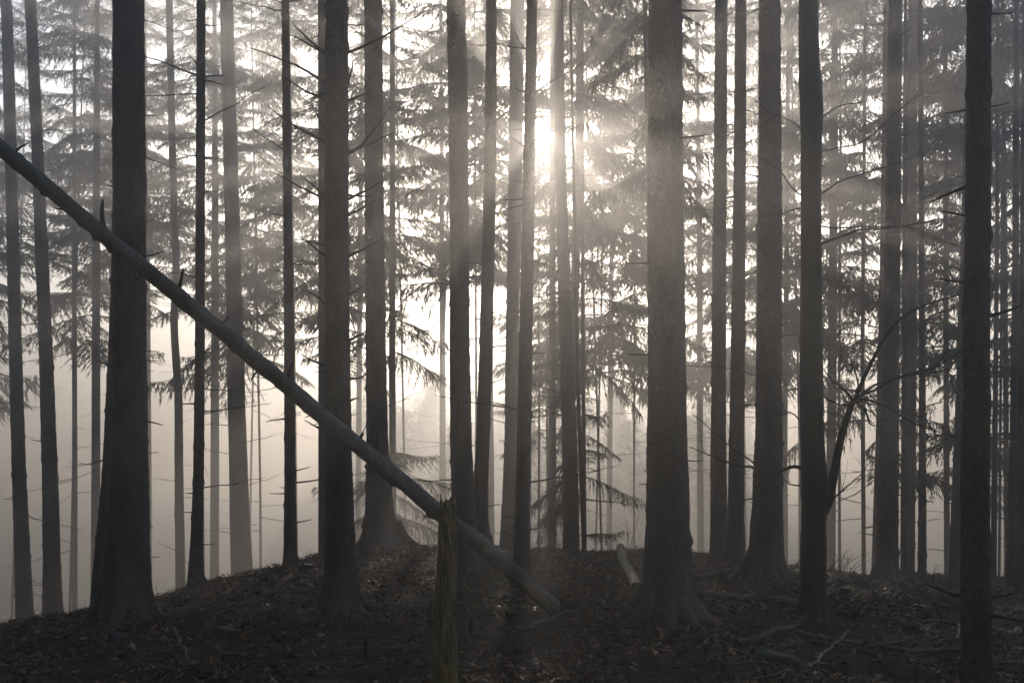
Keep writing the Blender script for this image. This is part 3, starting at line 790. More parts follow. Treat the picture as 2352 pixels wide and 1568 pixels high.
def wood_behind(n):
    """unseen spruce wood added behind and beside the viewpoint; it keeps the sky's light off the near trunks"""
    r = np.random.default_rng(707); mb = MB(); tmb = MB(); k = 0
    while k < n:
        X, Y = r.uniform(-32, 26), r.uniform(-24, 14)
        if X * X + Y * Y < 12 or (Y > 1 and X > -.75 * Y - 3 ) or (X > 9 and Y > -4): continue
        k += 1
        g0 = float(ground(X, Y, False)); top = TOP - r.uniform(0, 2)
        tmb.tube([(X, Y, g0 - .3), (X, Y, g0 + 8), (X, Y, top)], [.18, .13, .02], 8)
        m = 2600; f = r.random(m) ** .8; rad = (3.4 * (1 - f) + .15) * np.sqrt(r.random(m)); a = r.uniform(0, 6.28, m)
        b0 = r.uniform(4, 8)
        c = np.stack([X + rad * np.cos(a), Y + rad * np.sin(a), b0 + (top - b0) * f - rad * .25], 1)
        d = np.stack([np.cos(a), np.sin(a), r.uniform(-.9, .1, m)], 1) * r.uniform(.3, .7, m)[:, None]
        sd_ = np.stack([-np.sin(a), np.cos(a), r.normal(0, .4, m)], 1) * r.uniform(.06, .16, m)[:, None]
        v = np.stack([c, c + d * .5 + sd_, c + d, c + d * .5 - sd_], 1)
        mb.add(v.reshape(-1, 3), np.arange(m * 4).reshape(-1, 4), np.repeat(np.clip(r.normal(.45, .2, m), 0, 1), 4))
    o = mb.build('sky_blocking_wood', M_NEEDLE, None, False, True); o['kind'] = 'stuff'
    tag(o, 'unseen spruce wood behind the viewpoint, added to block sky light', 'forest')
    q = tmb.build('stem_mass', M_BARKFAR, o); q['kind'] = 'stuff'
wood_behind(105)

# ------------------------------------------------------------------ ground mesh (with mounds at the tree feet)
for (bx, by, r0) in TREE_BASES:
    d2 = (GX - bx) ** 2 + (GY - by) ** 2
    GZ += .06 * np.exp(-d2 / (2 * (r0 * 2.2 + .08) ** 2))
mb = MB()
ii = np.arange(ny - 1)[:, None] * nx; jj = np.arange(nx - 1)[None]
mb.add(np.stack([GX, GY, GZ], -1).reshape(-1, 3), np.stack([ii + jj, ii + jj + 1, ii + nx + jj + 1, ii + nx + jj], -1).reshape(-1, 4))
g = mb.build('ground', M_SOIL); g['kind'] = 'structure'

def gz_at(X, Y):
    z = ground(X, Y)
    for (bx, by, r0) in TREE_BASES:
        z = z + .06 * np.exp(-((X - bx) ** 2 + (Y - by) ** 2) / (2 * (r0 * 2.2 + .08) ** 2))
    return z

# ------------------------------------------------------------------ leaf litter and twig litter
def scatter(n, y0=3.6, y1=17, power=.5):
    Y = y0 + (y1 - y0) * rng.random(n) ** (1 / 1.0)
    u = rng.uniform(-.58, .62, n)
    X = u * Y
    keep = Y < np.interp(u, CU, CYC) + 1.2
    return X[keep], Y[keep]
def litter_leaves(n):
    X, Y = scatter(n)
    patch = vnoise(X * .9 + 20, Y * .9)
    k = rng.random(len(X)) < np.clip(.55 + .6 * patch, .08, 1); X, Y = X[k], Y[k]
    Z = gz_at(X, Y) + rng.uniform(.0, .03, len(X))
    m = len(X); L = rng.uniform(.014, .044, m); W = L * rng.uniform(.3, .5, m)
    a = rng.uniform(0, 2 * PI, m); tx, ty = rng.normal(0, .45, m), rng.normal(0, .45, m); curl = rng.uniform(.0, .6, m)
    D = np.stack([np.cos(a), np.sin(a), tx], 1); S = np.stack([-np.sin(a), np.cos(a), ty], 1); U = np.stack([-tx, -ty, np.ones(m)], 1)
    C = np.stack([X, Y, Z], 1)
    def P(f, s, c): return C + D * (f * L)[:, None] + S * (s * W)[:, None] + U * (c * curl * L)[:, None]
    v = np.stack([P(-1, 0, .4), P(-.2, 1, .35), P(1, 0, .5), P(-.2, -1, .35), P(.1, 0, 0)], 1)   # 5 points, two folded quads
    b = np.arange(m)[:, None] * 5
    q = np.concatenate([b + np.array([0, 4, 2, 1]), b + np.array([0, 3, 2, 4])])
    tone = np.repeat(np.clip(rng.beta(1.0, 1.25, m), 0, 1), 5)
    mb = MB(); mb.add(v.reshape(-1, 3), q, tone)
    o = mb.build('leaf_litter', M_LEAF, None, False, True); o['kind'] = 'stuff'
    tag(o, 'brown fallen leaves strewn over the dark forest floor', 'leaf litter')
litter_leaves(95000)
def litter_twigs(n):
    X, Y = scatter(n); m = len(X)
    Z = gz_at(X, Y)
    L = rng.gamma(2.0, .075, m) + .05; a = rng.uniform(0, 2 * PI, m); r0 = rng.uniform(.0012, .0035, m)
    mb = MB(); V = np.zeros((m, 3, 3, 3))
    bend = rng.normal(0, .18, m); lift = np.abs(rng.normal(0, .10, m))
    for k, t in enumerate((-.5, 0, .5)):
        cx = X + np.cos(a) * t * L - np.sin(a) * bend * L * (t * t); cy = Y + np.sin(a) * t * L + np.cos(a) * bend * L * (t * t)
        cz = gz_at(cx, cy) + .006 + (lift * L) * (t + .5)
        for j in range(3):
            th = j * 2 * PI / 3
            rr = r0 * (1.1 - .5 * (t + .5))
            V[:, k, j, 0] = cx - np.sin(a) * np.cos(th) * rr; V[:, k, j, 1] = cy + np.cos(a) * np.cos(th) * rr; V[:, k, j, 2] = cz + np.sin(th) * rr
    b = np.arange(m)[:, None] * 9; Q = []
    for k in range(2):
        for j in range(3):
            Q.append(b + np.array([k * 3 + j, k * 3 + (j + 1) % 3, k * 3 + 3 + (j + 1) % 3, k * 3 + 3 + j]))
    mb.add(V.reshape(-1, 3), np.concatenate(Q))
    o = mb.build('twig_litter', M_BRANCH); o['kind'] = 'stuff'
    tag(o, 'tangle of thin broken twigs lying over the forest floor', 'twig litter')
litter_twigs(24000)

# ------------------------------------------------------------------ leaning dead log
P0, P1 = at(1285, 1400, 9.25), at(-240, 140, 6.6)
n = n_log = 200; t = np.linspace(0, 1, n)[:, None]
L0 = P0 * (1 - t) + P1 * t + np.array([0, 0, -.015]) * np.sin(t * PI) + np.stack([0 * t[:, 0], 0.012 * vnoise(t[:, 0] * 6, 3.3), .012 * vnoise(t[:, 0] * 7, 1.2) + .008 * vnoise(t[:, 0] * 24, 5.2)], 1)
rad = np.interp(t[:, 0], [0, .015, .08, .5, 1], [.050, .072, .076, .063, .049])
root = empty('fallen_log', tuple(P0)); tag(root, 'long dead log leaning diagonally across the trunks, its butt on the ground', 'log')
th = np.linspace(0, 2 * PI, 40, endpoint=False)
tt, aa = np.meshgrid(t[:, 0] * 7, th, indexing='ij')
d = .07 * vnoise(np.cos(aa) * 1.2, np.sin(aa) * 1.2, tt * 2) + .07 * vnoise(np.cos(aa) * 4, np.sin(aa) * 4, tt * 9) + .05 * vnoise(np.cos(aa) * 9, np.sin(aa) * 9, tt * 26)
for kk in range(34):
    zk, ak = random.uniform(.2, 6.8), random.uniform(0, 6.28); da = (aa - ak + PI) % (2 * PI) - PI
    d = d + random.uniform(.2, .5) * np.exp(-((da * .07) ** 2 + (tt - zk) ** 2) / (2 * .016 ** 2))
mb = MB(); mb.tube(L0 - P0, rad, 40, d); mb.build('trunk', M_LOG, root)
ldir = (P1 - P0) / np.linalg.norm(P1 - P0)
# bare patch where the bark has peeled near the butt
s = np.linspace(.028, .085, 24); c = np.stack([np.interp(s, t[:, 0], L0[:, q]) for q in range(3)], 1)
A = np.cross(ldir, [0, 1, 0]); A /= np.linalg.norm(A); A = A if A[2] > 0 else -A
Bv = np.array([0, -1, 0.0]) - ldir * np.dot([0, -1, 0], ldir); Bv /= np.linalg.norm(Bv)
ang = np.linspace(-.75, .75, 9) + .25; prof = np.sin(np.linspace(0, PI, 24)) ** .5
V = c[:, None] - P0 + (0.079 * (np.cos(ang[None, :] * prof[:, None]) [..., None] * Bv + np.sin(ang[None, :] * prof[:, None])[..., None] * A)) + np.array([0, 0, -.01])
i = np.arange(23)[:, None] * 9; j = np.arange(8)[None]
mb = MB(); mb.add(V.reshape(-1, 3), np.stack([i + j, i + j + 1, i + 9 + j + 1, i + 9 + j], -1).reshape(-1, 4)); o = mb.build('peeled_patch', M_BARE, root)
o['label'] = 'pale bare wood where the bark has peeled off'
mb = MB(); tq = np.linspace(0, 1, 8)[:, None]
aq, zq = np.meshgrid(np.linspace(0, 2 * PI, 18, endpoint=False), tq[:, 0]); mb.tube(np.array([-.05, 0, .04]) + tq * np.array([.20, .02, -.02]) + tq ** 2 * np.array([.02, 0, .03]), np.array([.055, .066, .068, .06, .05, .045, .036, .018]), 18, .2 * vnoise(np.cos(aq) * 2, np.sin(aq) * 2, zq * 3) + .14 * vnoise(np.cos(aq) * 6, np.sin(aq) * 6, zq * 8)); mb.build('root_stub', M_HUMUS, root)
for k, (f, L, a) in enumerate([(.10, .07, 1), (.17, .1, -1), (.245, .13, 1), (.25, .12, -1), (.32, .06, -1), (.385, .1, 1), (.45, .07, -1), (.50, .22, 1), (.535, .12, -1), (.60, .1, 1), (.66, .2, 1), (.70, .1, -1), (.76, .25, 1), (.80, .08, -1), (.87, .12, 1)]):
    p = L0[int(f * (n_log - 1))] - P0
    dv = A * a + ldir * random.uniform(-.2, .9) + Bv * random.uniform(-.4, .6)
    put_branch(root, STUB, p + A * a * .035, dv, L * .75 + .02, 'branch_stub', 1.5)

# ------------------------------------------------------------------ weathered post
Yp = 6.0; base = at(1017, 1620, Yp); topp = at(1025, 1152, Yp)
gz = float(gz_at(base[0], base[1])); base[2] = gz
root = empty('wooden_post', tuple(base)); tag(root, 'weathered broken post with jagged top and yellow green moss streaks', 'post')
n, k = 90, 48
t = np.linspace(0, 1, n); ax = np.stack([np.interp(t, [0, 1], [0, topp[0] - base[0]]) + .006 * np.sin(t * 9), np.zeros(n), -.25 + t * (topp[2] - base[2] + .25)], 1)
th = np.linspace(0, 2 * PI, k, endpoint=False)
zz, aa = np.meshgrid(t, th, indexing='ij')
d = .10 * vnoise(np.cos(aa) * 2.2, np.sin(aa) * 2.2, zz * 2.5) + .13 * vnoise(np.cos(aa) * 6, np.sin(aa) * 6, zz * 2.2 + 5) + .05 * vnoise(np.cos(aa) * 14, np.sin(aa) * 14, zz * 7)
groove = np.exp(-(((aa - 4.9 + PI) % (2 * PI) - PI) / .16) ** 2) * np.clip((zz - .55) * 4, 0, 1)
d = d - .45 * groove
R0 = np.interp(t, [0, .2, .6, .85, .97, 1], [.088, .072, .060, .059, .053, .044])
mb = MB(); mb.tube(ax, R0, k, d)
V = mb.v[0].reshape(n, k, 3)
jag = (vnoise(np.cos(th) * 2.4 + 3, np.sin(th) * 2.4) * .5 + vnoise(np.cos(th) * 7, np.sin(th) * 7) * .5)
lift = np.clip((t - .9) / .1, 0, 1)[:, None] * jag[None] * .06
V[..., 2] += lift
mb.v[0] = V.reshape(-1, 3)
mb.v[2] = np.vstack([V[-1], [ax[-1][0], 0, ax[-1][2] - .07]])
mb.build('post_shaft', M_POST, root)

# ------------------------------------------------------------------ lying logs and branches
def lying(name, label, a, b, w0, w1, mt, sag=.0, k=12, cat='branch', group=None, lift=.6, kids=0, seed=0):
    """a,b: (px,py) ends on the ground"""
    r = np.random.default_rng(seed + 900)
    Ya, Yb = ground_hit(*a) or 14.3, ground_hit(*b) or 14.3
    A_, B_ = at(a[0], a[1], Ya), at(b[0], b[1], Yb)
    n = 26; t = np.linspace(0, 1, n)
    P = A_[None] * (1 - t[:, None]) + B_[None] * t[:, None]
    perp = np.cross(B_ - A_, [0, 0, 1]); perp /= np.linalg.norm(perp) + 1e-9
    P += perp * (sag * np.sin(t * PI) + np.cumsum(r.normal(0, .012, n)) * .6)[:, None]
    rr = np.linspace(w0 / 2 / F * Ya, w1 / 2 / F * Yb, n)
    zg = gz_at(P[:, 0], P[:, 1]); 
    for _ in range(6): zg[1:-1] = .25 * zg[:-2] + .5 * zg[1:-1] + .25 * zg[2:]
    P[:, 2] = zg + rr * lift + .008
    root = empty(name, tuple(P[0])); tag(root, label, cat, group)
    tt, aa = np.meshgrid(t * np.linalg.norm(B_ - A_), np.linspace(0, 2 * PI, k, endpoint=False), indexing='ij')
    d = .12 * vnoise(np.cos(aa) * 1.5 + seed, np.sin(aa) * 1.5, tt * 5) + .08 * vnoise(np.cos(aa) * 4, np.sin(aa) * 4 + seed, tt * 14)
    mb = MB(); mb.tube(P - P[0], rr, k, d); mb.build('stem', mt, root)
    for q in range(kids):
        i = r.integers(4, n - 3); dv = (B_ - A_) / np.linalg.norm(B_ - A_) * r.uniform(.3, .9) + perp * r.choice([-1, 1]) * r.uniform(.3, .8) + np.array([0, 0, r.uniform(.05, .5)])
        put_branch(root, DEAD, P[i] - P[0], dv, r.uniform(.25, .6), 'side_twig', 1.2)
    return root
lying('fallen_log', 'pale yellowish rotten log lying beside the very thick scaly trunk', (1424, 1270), (1465, 1366), 20, 26, M_MOSSLOG, 0, 20, 'log', None, .8, 1, 1)
lying('fallen_log', 'long mossy dark log lying from the very thick trunk toward the beech', (1600, 1362), (1850, 1392), 20, 22, M_BRANCH, .03, 16, 'log', None, .7, 0, 2)
lying('fallen_log', 'short dark cut log end poking out just beyond the beech foot', (1880, 1408), (1966, 1412), 22, 24, M_HUMUS, 0, 14, 'log', None, .8, 0, 3)
lying('fallen_log', 'thin mossy log running from the silvery trunk toward the pale barked trunk', (1800, 1325), (2020, 1352), 13, 12, M_BRANCH, .03, 12, 'log', None, .7, 0, 4)
lying('fallen_log', 'grey log sloping up to the foot of the slim pair of trunks', (1600, 1340), (1700, 1322), 13, 9, M_BRANCH, .02, 12, 'log', None, .7, 0, 5)
lying('fallen_branch', 'thick dark branch sloping across the floor below the log\'s butt', (1180, 1442), (1310, 1410), 14, 12, M_BRANCH, .02, 12, 'branch', None, .7, 1, 6)
lying('fallen_branch', 'heavy crooked branch lying among twigs under the beech', (1690, 1480), (1870, 1448), 16, 12, M_BRANCH, .05, 12, 'branch', None, .7, 2, 7)
lying('fallen_branch', 'longest bowed branch stretching from below the beech to the cut off trunk', (1830, 1470), (2212, 1500), 12, 9, M_BRANCH, .12, 10, 'branch', None, .7, 3, 8)
lying('fallen_branch', 'pale lichen spotted stick lying in front of the dark stump', (1860, 1535), (1960, 1468), 8, 6, M_LOG, .02, 8, 'branch', None, 1.2, 1, 9)
lying('fallen_branch', 'pale bent stick near the mossy flat stone', (1730, 1566), (1810, 1548), 7, 4, M_LOG, .06, 8, 'branch', None, 1.4, 0, 10)
lying('fallen_branch', 'dark broken branch beside the rough cut off trunk with a blunt end', (2260, 1470), (2345, 1450), 18, 15, M_BRANCH, .03, 12, 'branch', None, .8, 0, 11)
lying('fallen_branch', 'thin straight branch reaching out behind the rough cut off trunk', (2090, 1425), (2225, 1452), 10, 7, M_BRANCH, .03, 8, 'branch', None, .9, 2, 12)
lying('fallen_branch', 'low branch lying along the very bottom beside the post', (1040, 1545), (1240, 1556), 9, 7, M_BRANCH, .04, 8, 'branch', None, .8, 2, 13)
lying('fallen_branch', 'curved branch on the floor below the branchy dark trunk', (500, 1490), (590, 1520), 10, 6, M_BRANCH, .06, 8, 'branch', None, .8, 1, 14)
lying('fallen_branch', 'pale bit of wood lying on leaves before the branchy trunk', (660, 1392), (720, 1378), 6, 4, M_LOG, .02, 8, 'branch', None, 1.2, 0, 15)
lying('fallen_branch', 'slim pale stick lying upslope of the log\'s butt', (1330, 1390), (1420, 1372), 5, 3, M_LOG, .03, 8, 'branch', None, 1.2, 0, 16)
lying('fallen_branch', 'forked branch in the corner under the rightmost trunks', (2240, 1530), (2340, 1560), 12, 10, M_BRANCH, .04, 10, 'branch', None, .8, 1, 17)
lying('fallen_branch', 'dark branch slanting beside the thickest trunk\'s roots', (400, 1460), (455, 1520), 8, 5, M_BRANCH, .03, 8, 'branch', None, .9, 1, 18)
lying('fallen_branch', 'twisted pale branch with yellow leaf near the bottom, past the post', (1180, 1530), (1250, 1500), 7, 4, M_LOG, .05, 8, 'branch', None, 1.3, 1, 19)
r5 = np.random.default_rng(77)
for i in range(26):
    a = (r5.uniform(1480, 2330), r5.uniform(1400, 1555)); L = r5.uniform(60, 200); an = r5.normal(.05, .45)
    b = (a[0] + L * math.cos(an), min(1562, max(1392, a[1] + L * .35 * math.sin(an))))
    lying('fallen_branch', 'dark thin branch lying in the tangle of brushwood under the beech', a, b, r5.uniform(5, 9), r5.uniform(2, 5), M_BRANCH, r5.normal(0, .08), 7, 'branch', 'brushwood under the beech', 1.2, int(r5.integers(0, 3)), 30 + i)

# ------------------------------------------------------------------ stumps, stones, moss
def stump(px, py, w, h, label, seed, mt=M_HUMUS, topcut=False):
    Y = ground_hit(px, py); p = at(px, py, Y); p[2] = float(gz_at(p[0], p[1])) - .02
    root = empty('tree_stump', tuple(p)); tag(root, label, 'stump')
    r0, H = w / 2 / F * Y, h / F * Y
    n, k = 26, 28; t = np.linspace(0, 1, n); th = np.linspace(0, 2 * PI, k, endpoint=False)
    zz, aa = np.meshgrid(t, th, indexing='ij')
    d = .2 * vnoise(np.cos(aa) * 1.6 + seed, np.sin(aa) * 1.6, zz * 2) + .1 * vnoise(np.cos(aa) * 5 + seed, np.sin(aa) * 5, zz * 3) + .5 * np.exp(-zz * 7) * (.6 + .4 * np.cos(3 * aa + seed))
    mb = MB(); ax = np.stack([.1 * r0 * t, 0 * t, -.1 + t * (H + .1)], 1)
    mb.tube(ax, r0 * np.interp(t, [0, .4, 1], [1.15, 1, .92]), k, d)
    if not topcut:
        V = mb.v[0].reshape(n, k, 3); jag = vnoise(np.cos(th) * 2 + seed, np.sin(th) * 2) * .6 + vnoise(np.cos(th) * 6, np.sin(th) * 6 + seed) * .4
        V[..., 2] += np.clip((t - .5) / .5, 0, 1)[:, None] * jag[None] * min(.35 * H, .08); mb.v[0] = V.reshape(-1, 3)
        mb.v[2] = np.vstack([V[-1], [ax[-1][0], 0, H * .75]])
    mb.build('stump_body', mt, root)
    return root
stump(2092, 1452, 38, 24, 'low rotten dark stump with leaves around it, near the rough cut off trunk', 1)
stump(1942, 1376, 26, 28, 'small cut stump just beyond the beech among herbs', 2, M_HUMUS, True)
stump(1082, 1455, 12, 34, 'thin charred looking snag sticking up beside the post', 3)
stump(840, 1512, 11, 46, 'thin dark snag standing by the lower floor left of the post', 4)
stump(2128, 1410, 40, 18, 'wide low grey stump beside the mossy log ends', 5, M_BRANCH, True)

def blob(name, label, px, py, w, h, mt, seed, cat, flat=.5, Yd=None, group=None):
    Y = Yd or ground_hit(px, py) or 14; p = at(px, py, Y); p[2] = float(gz_at(p[0], p[1]))
    n, k = 20, 32; ph = np.linspace(.02, PI - .02, n); th = np.linspace(0, 2 * PI, k, endpoint=False)
    P, T = np.meshgrid(ph, th, indexing='ij')
    dx, dy, dz = np.sin(P) * np.cos(T), np.sin(P) * np.sin(T), np.cos(P)
    r = 1 + .35 * vnoise(dx * 1.3 + seed, dy * 1.3, dz * 1.3) + .12 * vnoise(dx * 4, dy * 4 + seed, dz * 4)
    if 'stone' in name or 'rock' in name: r = np.minimum(r, .62 / np.maximum(np.abs(dz * .9 + dx * .25), .05)); 
    sx, sz = w / 2 / F * Y, h / F * Y
    V = np.stack([dx * r * sx, dy * r * sx * .8, dz * r * sz], -1).reshape(-1, 3)
    i = np.arange(n - 1)[:, None] * k; j = np.arange(k)[None]; j2 = (j + 1) % k
    mb = MB(); mb.add(V, np.stack([i + j, i + k + j, i + k + j2, i + j2], -1).reshape(-1, 4))
    o = mb.build(name, mt); o.location = p; tag(o, label, cat, group); return o
blob('mossy_stone', 'flat moss covered stone slab lying low under the beech', 1768, 1520, 105, 30, M_STONE, 1, 'stone')
blob('stone', 'rounded mossy stone beside the thin sun trunk\'s foot', 1322, 1275, 24, 14, M_ROCK, 2, 'stone')
blob('stone', 'dark stone on the slope beside the branchy trunk\'s pole neighbour', 705, 1305, 34, 15, M_ROCK, 3, 'stone')
blob('stone', 'dark lump of stone among leaves beside the thickest trunk', 520, 1460, 50, 24, M_ROCK, 4, 'stone')
blob('stone', 'stone half buried at the crest near the trunk below the sun', 1277, 1310, 28, 12, M_ROCK, 5, 'stone')
blob('stone', 'dark stone hidden against the thickest trunk\'s foot', 275, 1478, 45, 26, M_ROCK, 6, 'stone')
blob('stone', 'small pointed stone on the sloping crest by the swollen footed pole', 550, 1350, 28, 16, M_ROCK, 8, 'stone')
blob('moss_cushion', 'bright green moss cushion at the very bottom beneath the branchy trunk', 725, 1562, 45, 14, M_MOSS, 9, 'moss')
blob('moss_cushion', 'wide moss cushion on the bottom edge left of the post', 660, 1566, 50, 12, M_MOSS, 10, 'moss')
blob('moss_cushion', 'small green moss cushion between the post and the log\'s butt', 1100, 1382, 22, 10, M_MOSS, 11, 'moss')
blob('moss_cushion', 'tiny moss tuft on the slope by the swollen footed pole', 600, 1362, 20, 6, M_MOSS, 12, 'moss')
blob('moss_cushion', 'dim moss cushion near the dark broken branch under the scaly trunk', 1488, 1476, 28, 9, M_MOSS, 13, 'moss')
blob('mossy_log_end', 'pale yellow mossy log end, the bigger of two by the pale barked trunk', 2075, 1382, 44, 16, M_MOSSLOG, 14, 'log')
blob('mossy_log_end', 'pale yellow mossy log end, the smaller of two by the pale barked trunk', 2110, 1372, 24, 14, M_MOSSLOG, 15, 'log')

# ------------------------------------------------------------------ bare shrubs, herbs, seedlings
def shrub(px, py, n, hpx, label, seed, lean=0.0, name='bare_shrub', Yd=None, spread=.5):
    r = np.random.default_rng(seed + 2000)
    Y = Yd or ground_hit(px, py) or 14.3; p = at(px, py, Y); p[2] = float(gz_at(p[0], p[1])) - .02
    root = empty(name, tuple(p)); tag(root, label, 'shrub')
    for _ in range(n):
        H = hpx / F * Y * r.uniform(.5, 1.05); dx = lean + r.normal(0, spread); t = np.linspace(0, 1, 10)[:, None]
        b = np.array([r.normal(0, .12) if n > 4 else r.normal(0, .03), r.normal(0, .08), 0])
        q = b + t * np.array([dx * H * .5, r.normal(0, .15) * H, H]) + t ** 2 * np.array([dx * H * .5, 0, -.1 * H]) + np.cumsum(r.normal(0, .008 * H, (10, 3)), 0)
        mb = MB(); mb.tube(q, np.linspace(.006, .0018, 10), 5, cap=False)
        for _ in range(r.integers(1, 5)):
            j = r.integers(3, 9); d2 = np.array([r.normal(0, .6), r.normal(0, .3), r.uniform(.3, 1)]); tt = np.linspace(0, 1, 5)[:, None]
            mb.tube(q[j] + d2 * H * r.uniform(.1, .35) * tt, np.linspace(.003, .001, 5), 3, cap=False)
        mb.build('stem', M_DEAD, root)
shrub(1437, 1265, 3, 130, 'bare forked sapling twigs rising from the pale yellowish log', 1, .15, spread=.18)
shrub(1930, 1312, 16, 75, 'thicket of thin bare shoots between the beech and the pale barked trunk', 2, .4)
shrub(2068, 1330, 2, 170, 'two bare whips leaning beside the pale barked trunk\'s root tongue', 3, .25, spread=.2)
shrub(2140, 1325, 4, 60, 'short bare sprig beside the thin dark pole', 4, .3)
shrub(1320, 1262, 3, 50, 'low bare arching sprigs on the crest below the sun', 5, -.6)
shrub(315, 1378, 3, 28, 'small dead sprig by the thickest trunk on the crest', 6, -.5)
def herbs(n):
    r = np.random.default_rng(31); V, Q = [], []
    mb = MB()
    for _ in range(n):
        px = r.choice([r.uniform(1790, 2240), r.uniform(1600, 2340), r.uniform(1080, 1250)], p=[.7, .25, .05]); py = r.uniform(1322, 1425)
        Y = ground_hit(px, py) or 14; p = at(px, py, Y); p[2] = float(ground(p[0], p[1]))
        for _ in range(r.integers(4, 9)):
            a = r.uniform(0, 6.28); L = r.uniform(.05, .16); d = np.array([math.cos(a), math.sin(a), r.uniform(.2, 1.1)]); s = np.array([-math.sin(a), math.cos(a), 0]) * L * .16
            m = p + d * L * .55; tip = p + d * L + np.array([0, 0, -.3 * L])
            mb.add([p, m + s, tip, m - s], [[0, 1, 2, 3]])
    o = mb.build('herb_cover', M_FERN, None, False); o['kind'] = 'stuff'
    tag(o, 'dark green herbs and seedlings covering the floor beyond the beech', 'ground cover')
herbs(420)
def crest_growth(n):
    r = np.random.default_rng(44); mb = MB()
    for _ in range(n):
        u = r.uniform(-.56, .6); yc = float(np.interp(u, CU, CYC)) + r.normal(0, .5); X = u * yc; z = float(gz_at(X, yc)) - .01
        H = r.gamma(1.6, .05) + .03; q = np.linspace(0, 1, 6)[:, None]; d = np.array([r.normal(0, .9), r.normal(0, .4), r.uniform(.3, 1)]); d /= np.linalg.norm(d)
        mb.tube(np.array([X, yc, z]) + q * d * H + q ** 2 * np.array([r.normal(0, .3), 0, -.35 * r.random()]) * H, np.linspace(.003, .001, 6), 3, cap=False)
    o = mb.build('crest_grass', M_DEAD); o['kind'] = 'stuff'; tag(o, 'withered grass and sprigs sticking up along the crest', 'grass')
crest_growth(1500)
def leafy(px, py, label, seed, mt=M_YELLOW, n=26, H=.28):
    r = np.random.default_rng(seed + 50); Y = ground_hit(px, py); p = at(px, py, Y); p[2] = float(gz_at(p[0], p[1]))
    root = empty('leafy_sapling', tuple(p)); tag(root, label, 'plant')
    mb = MB(); t = np.linspace(0, 1, 6)[:, None]; ax = t * np.array([.03, 0, H]); mb.tube(ax, np.linspace(.004, .002, 6), 5); mb.build('stem', M_DEAD, root)
    mb = MB()
    for _ in range(n):
        z = r.uniform(.05, H); a = r.uniform(0, 6.28); L = r.uniform(.03, .06); c = np.array([.03 * z / H + math.cos(a) * r.uniform(0, .09), math.sin(a) * r.uniform(0, .09), z])
        d = np.array([math.cos(a), math.sin(a), r.uniform(-.9, .2)]); s = np.array([-math.sin(a), math.cos(a), r.normal(0, .3)]) * L * .35
        mb.add([c, c + d * L * .5 + s, c + d * L, c + d * L * .5 - s], [[0, 1, 2, 3]])
    mb.build('foliage', mt, root, False)
leafy(1972, 1400, 'little sapling with yellowed leaves just beyond the beech', 1)
leafy(1830, 1306, 'low green seedling on the crest beside the silvery flaking trunk', 2, M_FERN, 40, .14)
leafy(1740, 1355, 'green seedling between the silvery trunk and the mossy dark log', 3, M_FERN, 40, .14)

# ------------------------------------------------------------------ haze
mb = MB()
x0, x1, y0, y1, z0, z1 = -171, 171, -28, 236, float(GZ.min()) - 1.0, TOP + 1.2
mb.add([(x0, y0, z0), (x1, y0, z0), (x1, y1, z0), (x0, y1, z0), (x0, y0, z1), (x1, y0, z1), (x1, y1, z1), (x0, y1, z1)],
       [(0, 3, 2, 1), (4, 5, 6, 7), (0, 1, 5, 4), (1, 2, 6, 5), (2, 3, 7, 6), (3, 0, 4, 7)])
m = bpy.data.materials.new('haze'); m.use_nodes = True; nt = m.node_tree; nt.nodes.clear()
out = nt.nodes.new('ShaderNodeOutputMaterial'); vol = nt.nodes.new('ShaderNodeVolumePrincipled')
vol.inputs['Color'].default_value = (.93, .92, .93, 1); vol.inputs['Density'].default_value = HAZE_DENSITY
vol.inputs['Anisotropy'].default_value = HAZE_G
nt.links.new(vol.outputs[0], out.inputs['Volume'])
hz = mb.build('haze', m, None, False); hz['kind'] = 'stuff'; tag(hz, 'pale morning mist filling the whole forest', 'mist')

# ------------------------------------------------------------------ light, sky
sd = Vector((math.sin(math.radians(SUN_AZ)) * math.cos(math.radians(SUN_EL)), math.cos(math.radians(SUN_AZ)) * math.cos(math.radians(SUN_EL)), math.sin(math.radians(SUN_EL))))
w = bpy.data.worlds.new('World'); sc.world = w; w.use_nodes = True
nt = w.node_tree; bg = nt.nodes['Background']
sky = nt.nodes.new('ShaderNodeTexSky'); sky.sky_type = 'NISHITA'; sky.sun_disc = False
sky.sun_elevation = math.radians(SUN_EL); sky.sun_rotation = math.radians(SUN_AZ)
sky.dust_density = 0.7; sky.air_density = 1.0
bg.inputs['Strength'].default_value = SKY
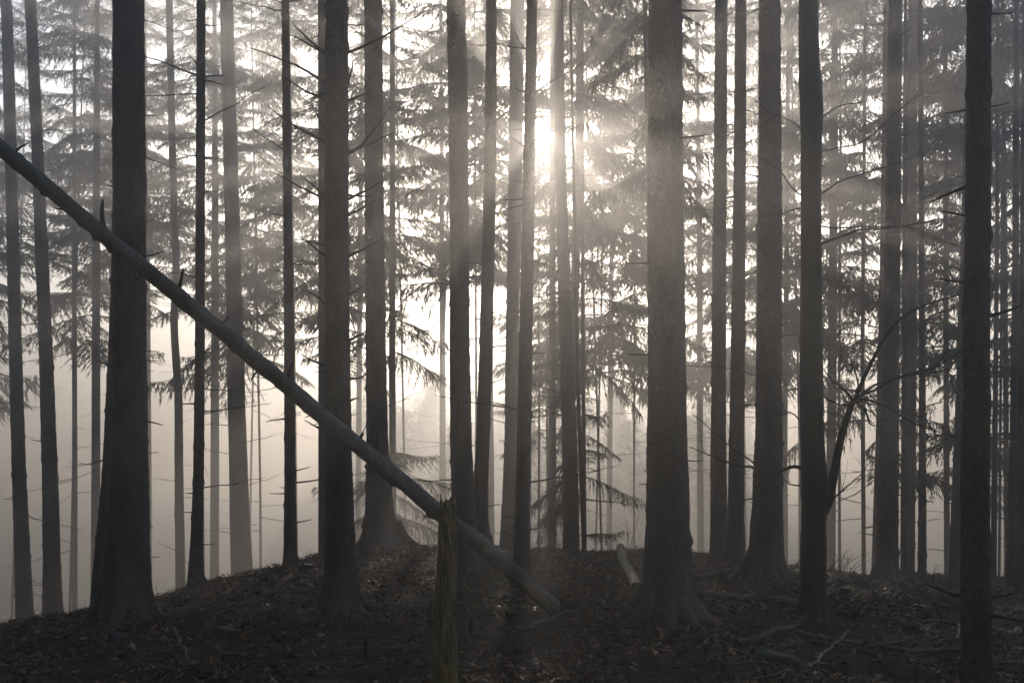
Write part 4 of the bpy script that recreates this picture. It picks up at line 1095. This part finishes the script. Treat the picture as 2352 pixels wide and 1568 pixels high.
# the sun's own disc, seen where the lamp shines from
tc = nt.nodes.new('ShaderNodeTexCoord'); dot = nt.nodes.new('ShaderNodeVectorMath'); dot.operation = 'DOT_PRODUCT'
dot.inputs[1].default_value = sd; nt.links.new(tc.outputs['Generated'], dot.inputs[0])
gt = nt.nodes.new('ShaderNodeMath'); gt.operation = 'GREATER_THAN'; gt.inputs[1].default_value = math.cos(math.radians(1.05))
nt.links.new(dot.outputs['Value'], gt.inputs[0])
em = nt.nodes.new('ShaderNodeMath'); em.operation = 'MULTIPLY'; em.inputs[1].default_value = 400.0; nt.links.new(gt.outputs[0], em.inputs[0])
c5 = math.cos(math.radians(5.0))                     # the bright ring of hazy air round the disc
au = nt.nodes.new('ShaderNodeMapRange'); au.inputs['From Min'].default_value = c5; au.inputs['From Max'].default_value = 1.0
nt.links.new(dot.outputs['Value'], au.inputs['Value'])
pw = nt.nodes.new('ShaderNodeMath'); pw.operation = 'POWER'; pw.inputs[1].default_value = 3.0; nt.links.new(au.outputs[0], pw.inputs[0])
sm = nt.nodes.new('ShaderNodeMath'); sm.operation = 'MULTIPLY_ADD'; sm.inputs[1].default_value = 22.0
nt.links.new(pw.outputs[0], sm.inputs[0]); nt.links.new(em.outputs[0], sm.inputs[2])
b2 = nt.nodes.new('ShaderNodeBackground'); b2.inputs['Color'].default_value = (1, .84, .62, 1); nt.links.new(sm.outputs[0], b2.inputs['Strength'])
nt.links.new(sky.outputs[0], bg.inputs['Color'])
ad = nt.nodes.new('ShaderNodeAddShader'); nt.links.new(bg.outputs[0], ad.inputs[0]); nt.links.new(b2.outputs[0], ad.inputs[1])
nt.links.new(ad.outputs[0], nt.nodes['World Output'].inputs['Surface'])
ld = bpy.data.lights.new('sun_light', 'SUN'); ld.energy = SUN_POWER; ld.angle = math.radians(.5); ld.color = (1, .865, .72)
lo = bpy.data.objects.new('sun_light', ld); col.objects.link(lo); lo.rotation_euler = sd.to_track_quat('Z', 'Y').to_euler(); lo.location = (0, 60, 30)

# ------------------------------------------------------------------ camera, render
cd = bpy.data.cameras.new('camera'); cam = bpy.data.objects.new('camera', cd); col.objects.link(cam)
cd.lens = 35; cd.sensor_width = 36; cd.sensor_fit = 'HORIZONTAL'; cd.clip_end = 1000; cd.clip_start = .05
cd.shift_y = (HY - 784) / 2352.0
cam.location = (0, 0, EYE); cam.rotation_euler = (math.radians(90), 0, 0)
sc.camera = cam
sc.view_settings.view_transform = 'Standard'; sc.view_settings.look = 'None'
sc.view_settings.exposure = EXPOSURE; sc.view_settings.gamma = 1
c = sc.cycles
c.max_bounces = 5; c.diffuse_bounces = 2; c.glossy_bounces = 1; c.transmission_bounces = 2; c.volume_bounces = 0; c.transparent_max_bounces = 4
c.use_denoising = True; c.denoiser = 'OPENIMAGEDENOISE'
c.sample_clamp_indirect = 8
c.use_adaptive_sampling = False
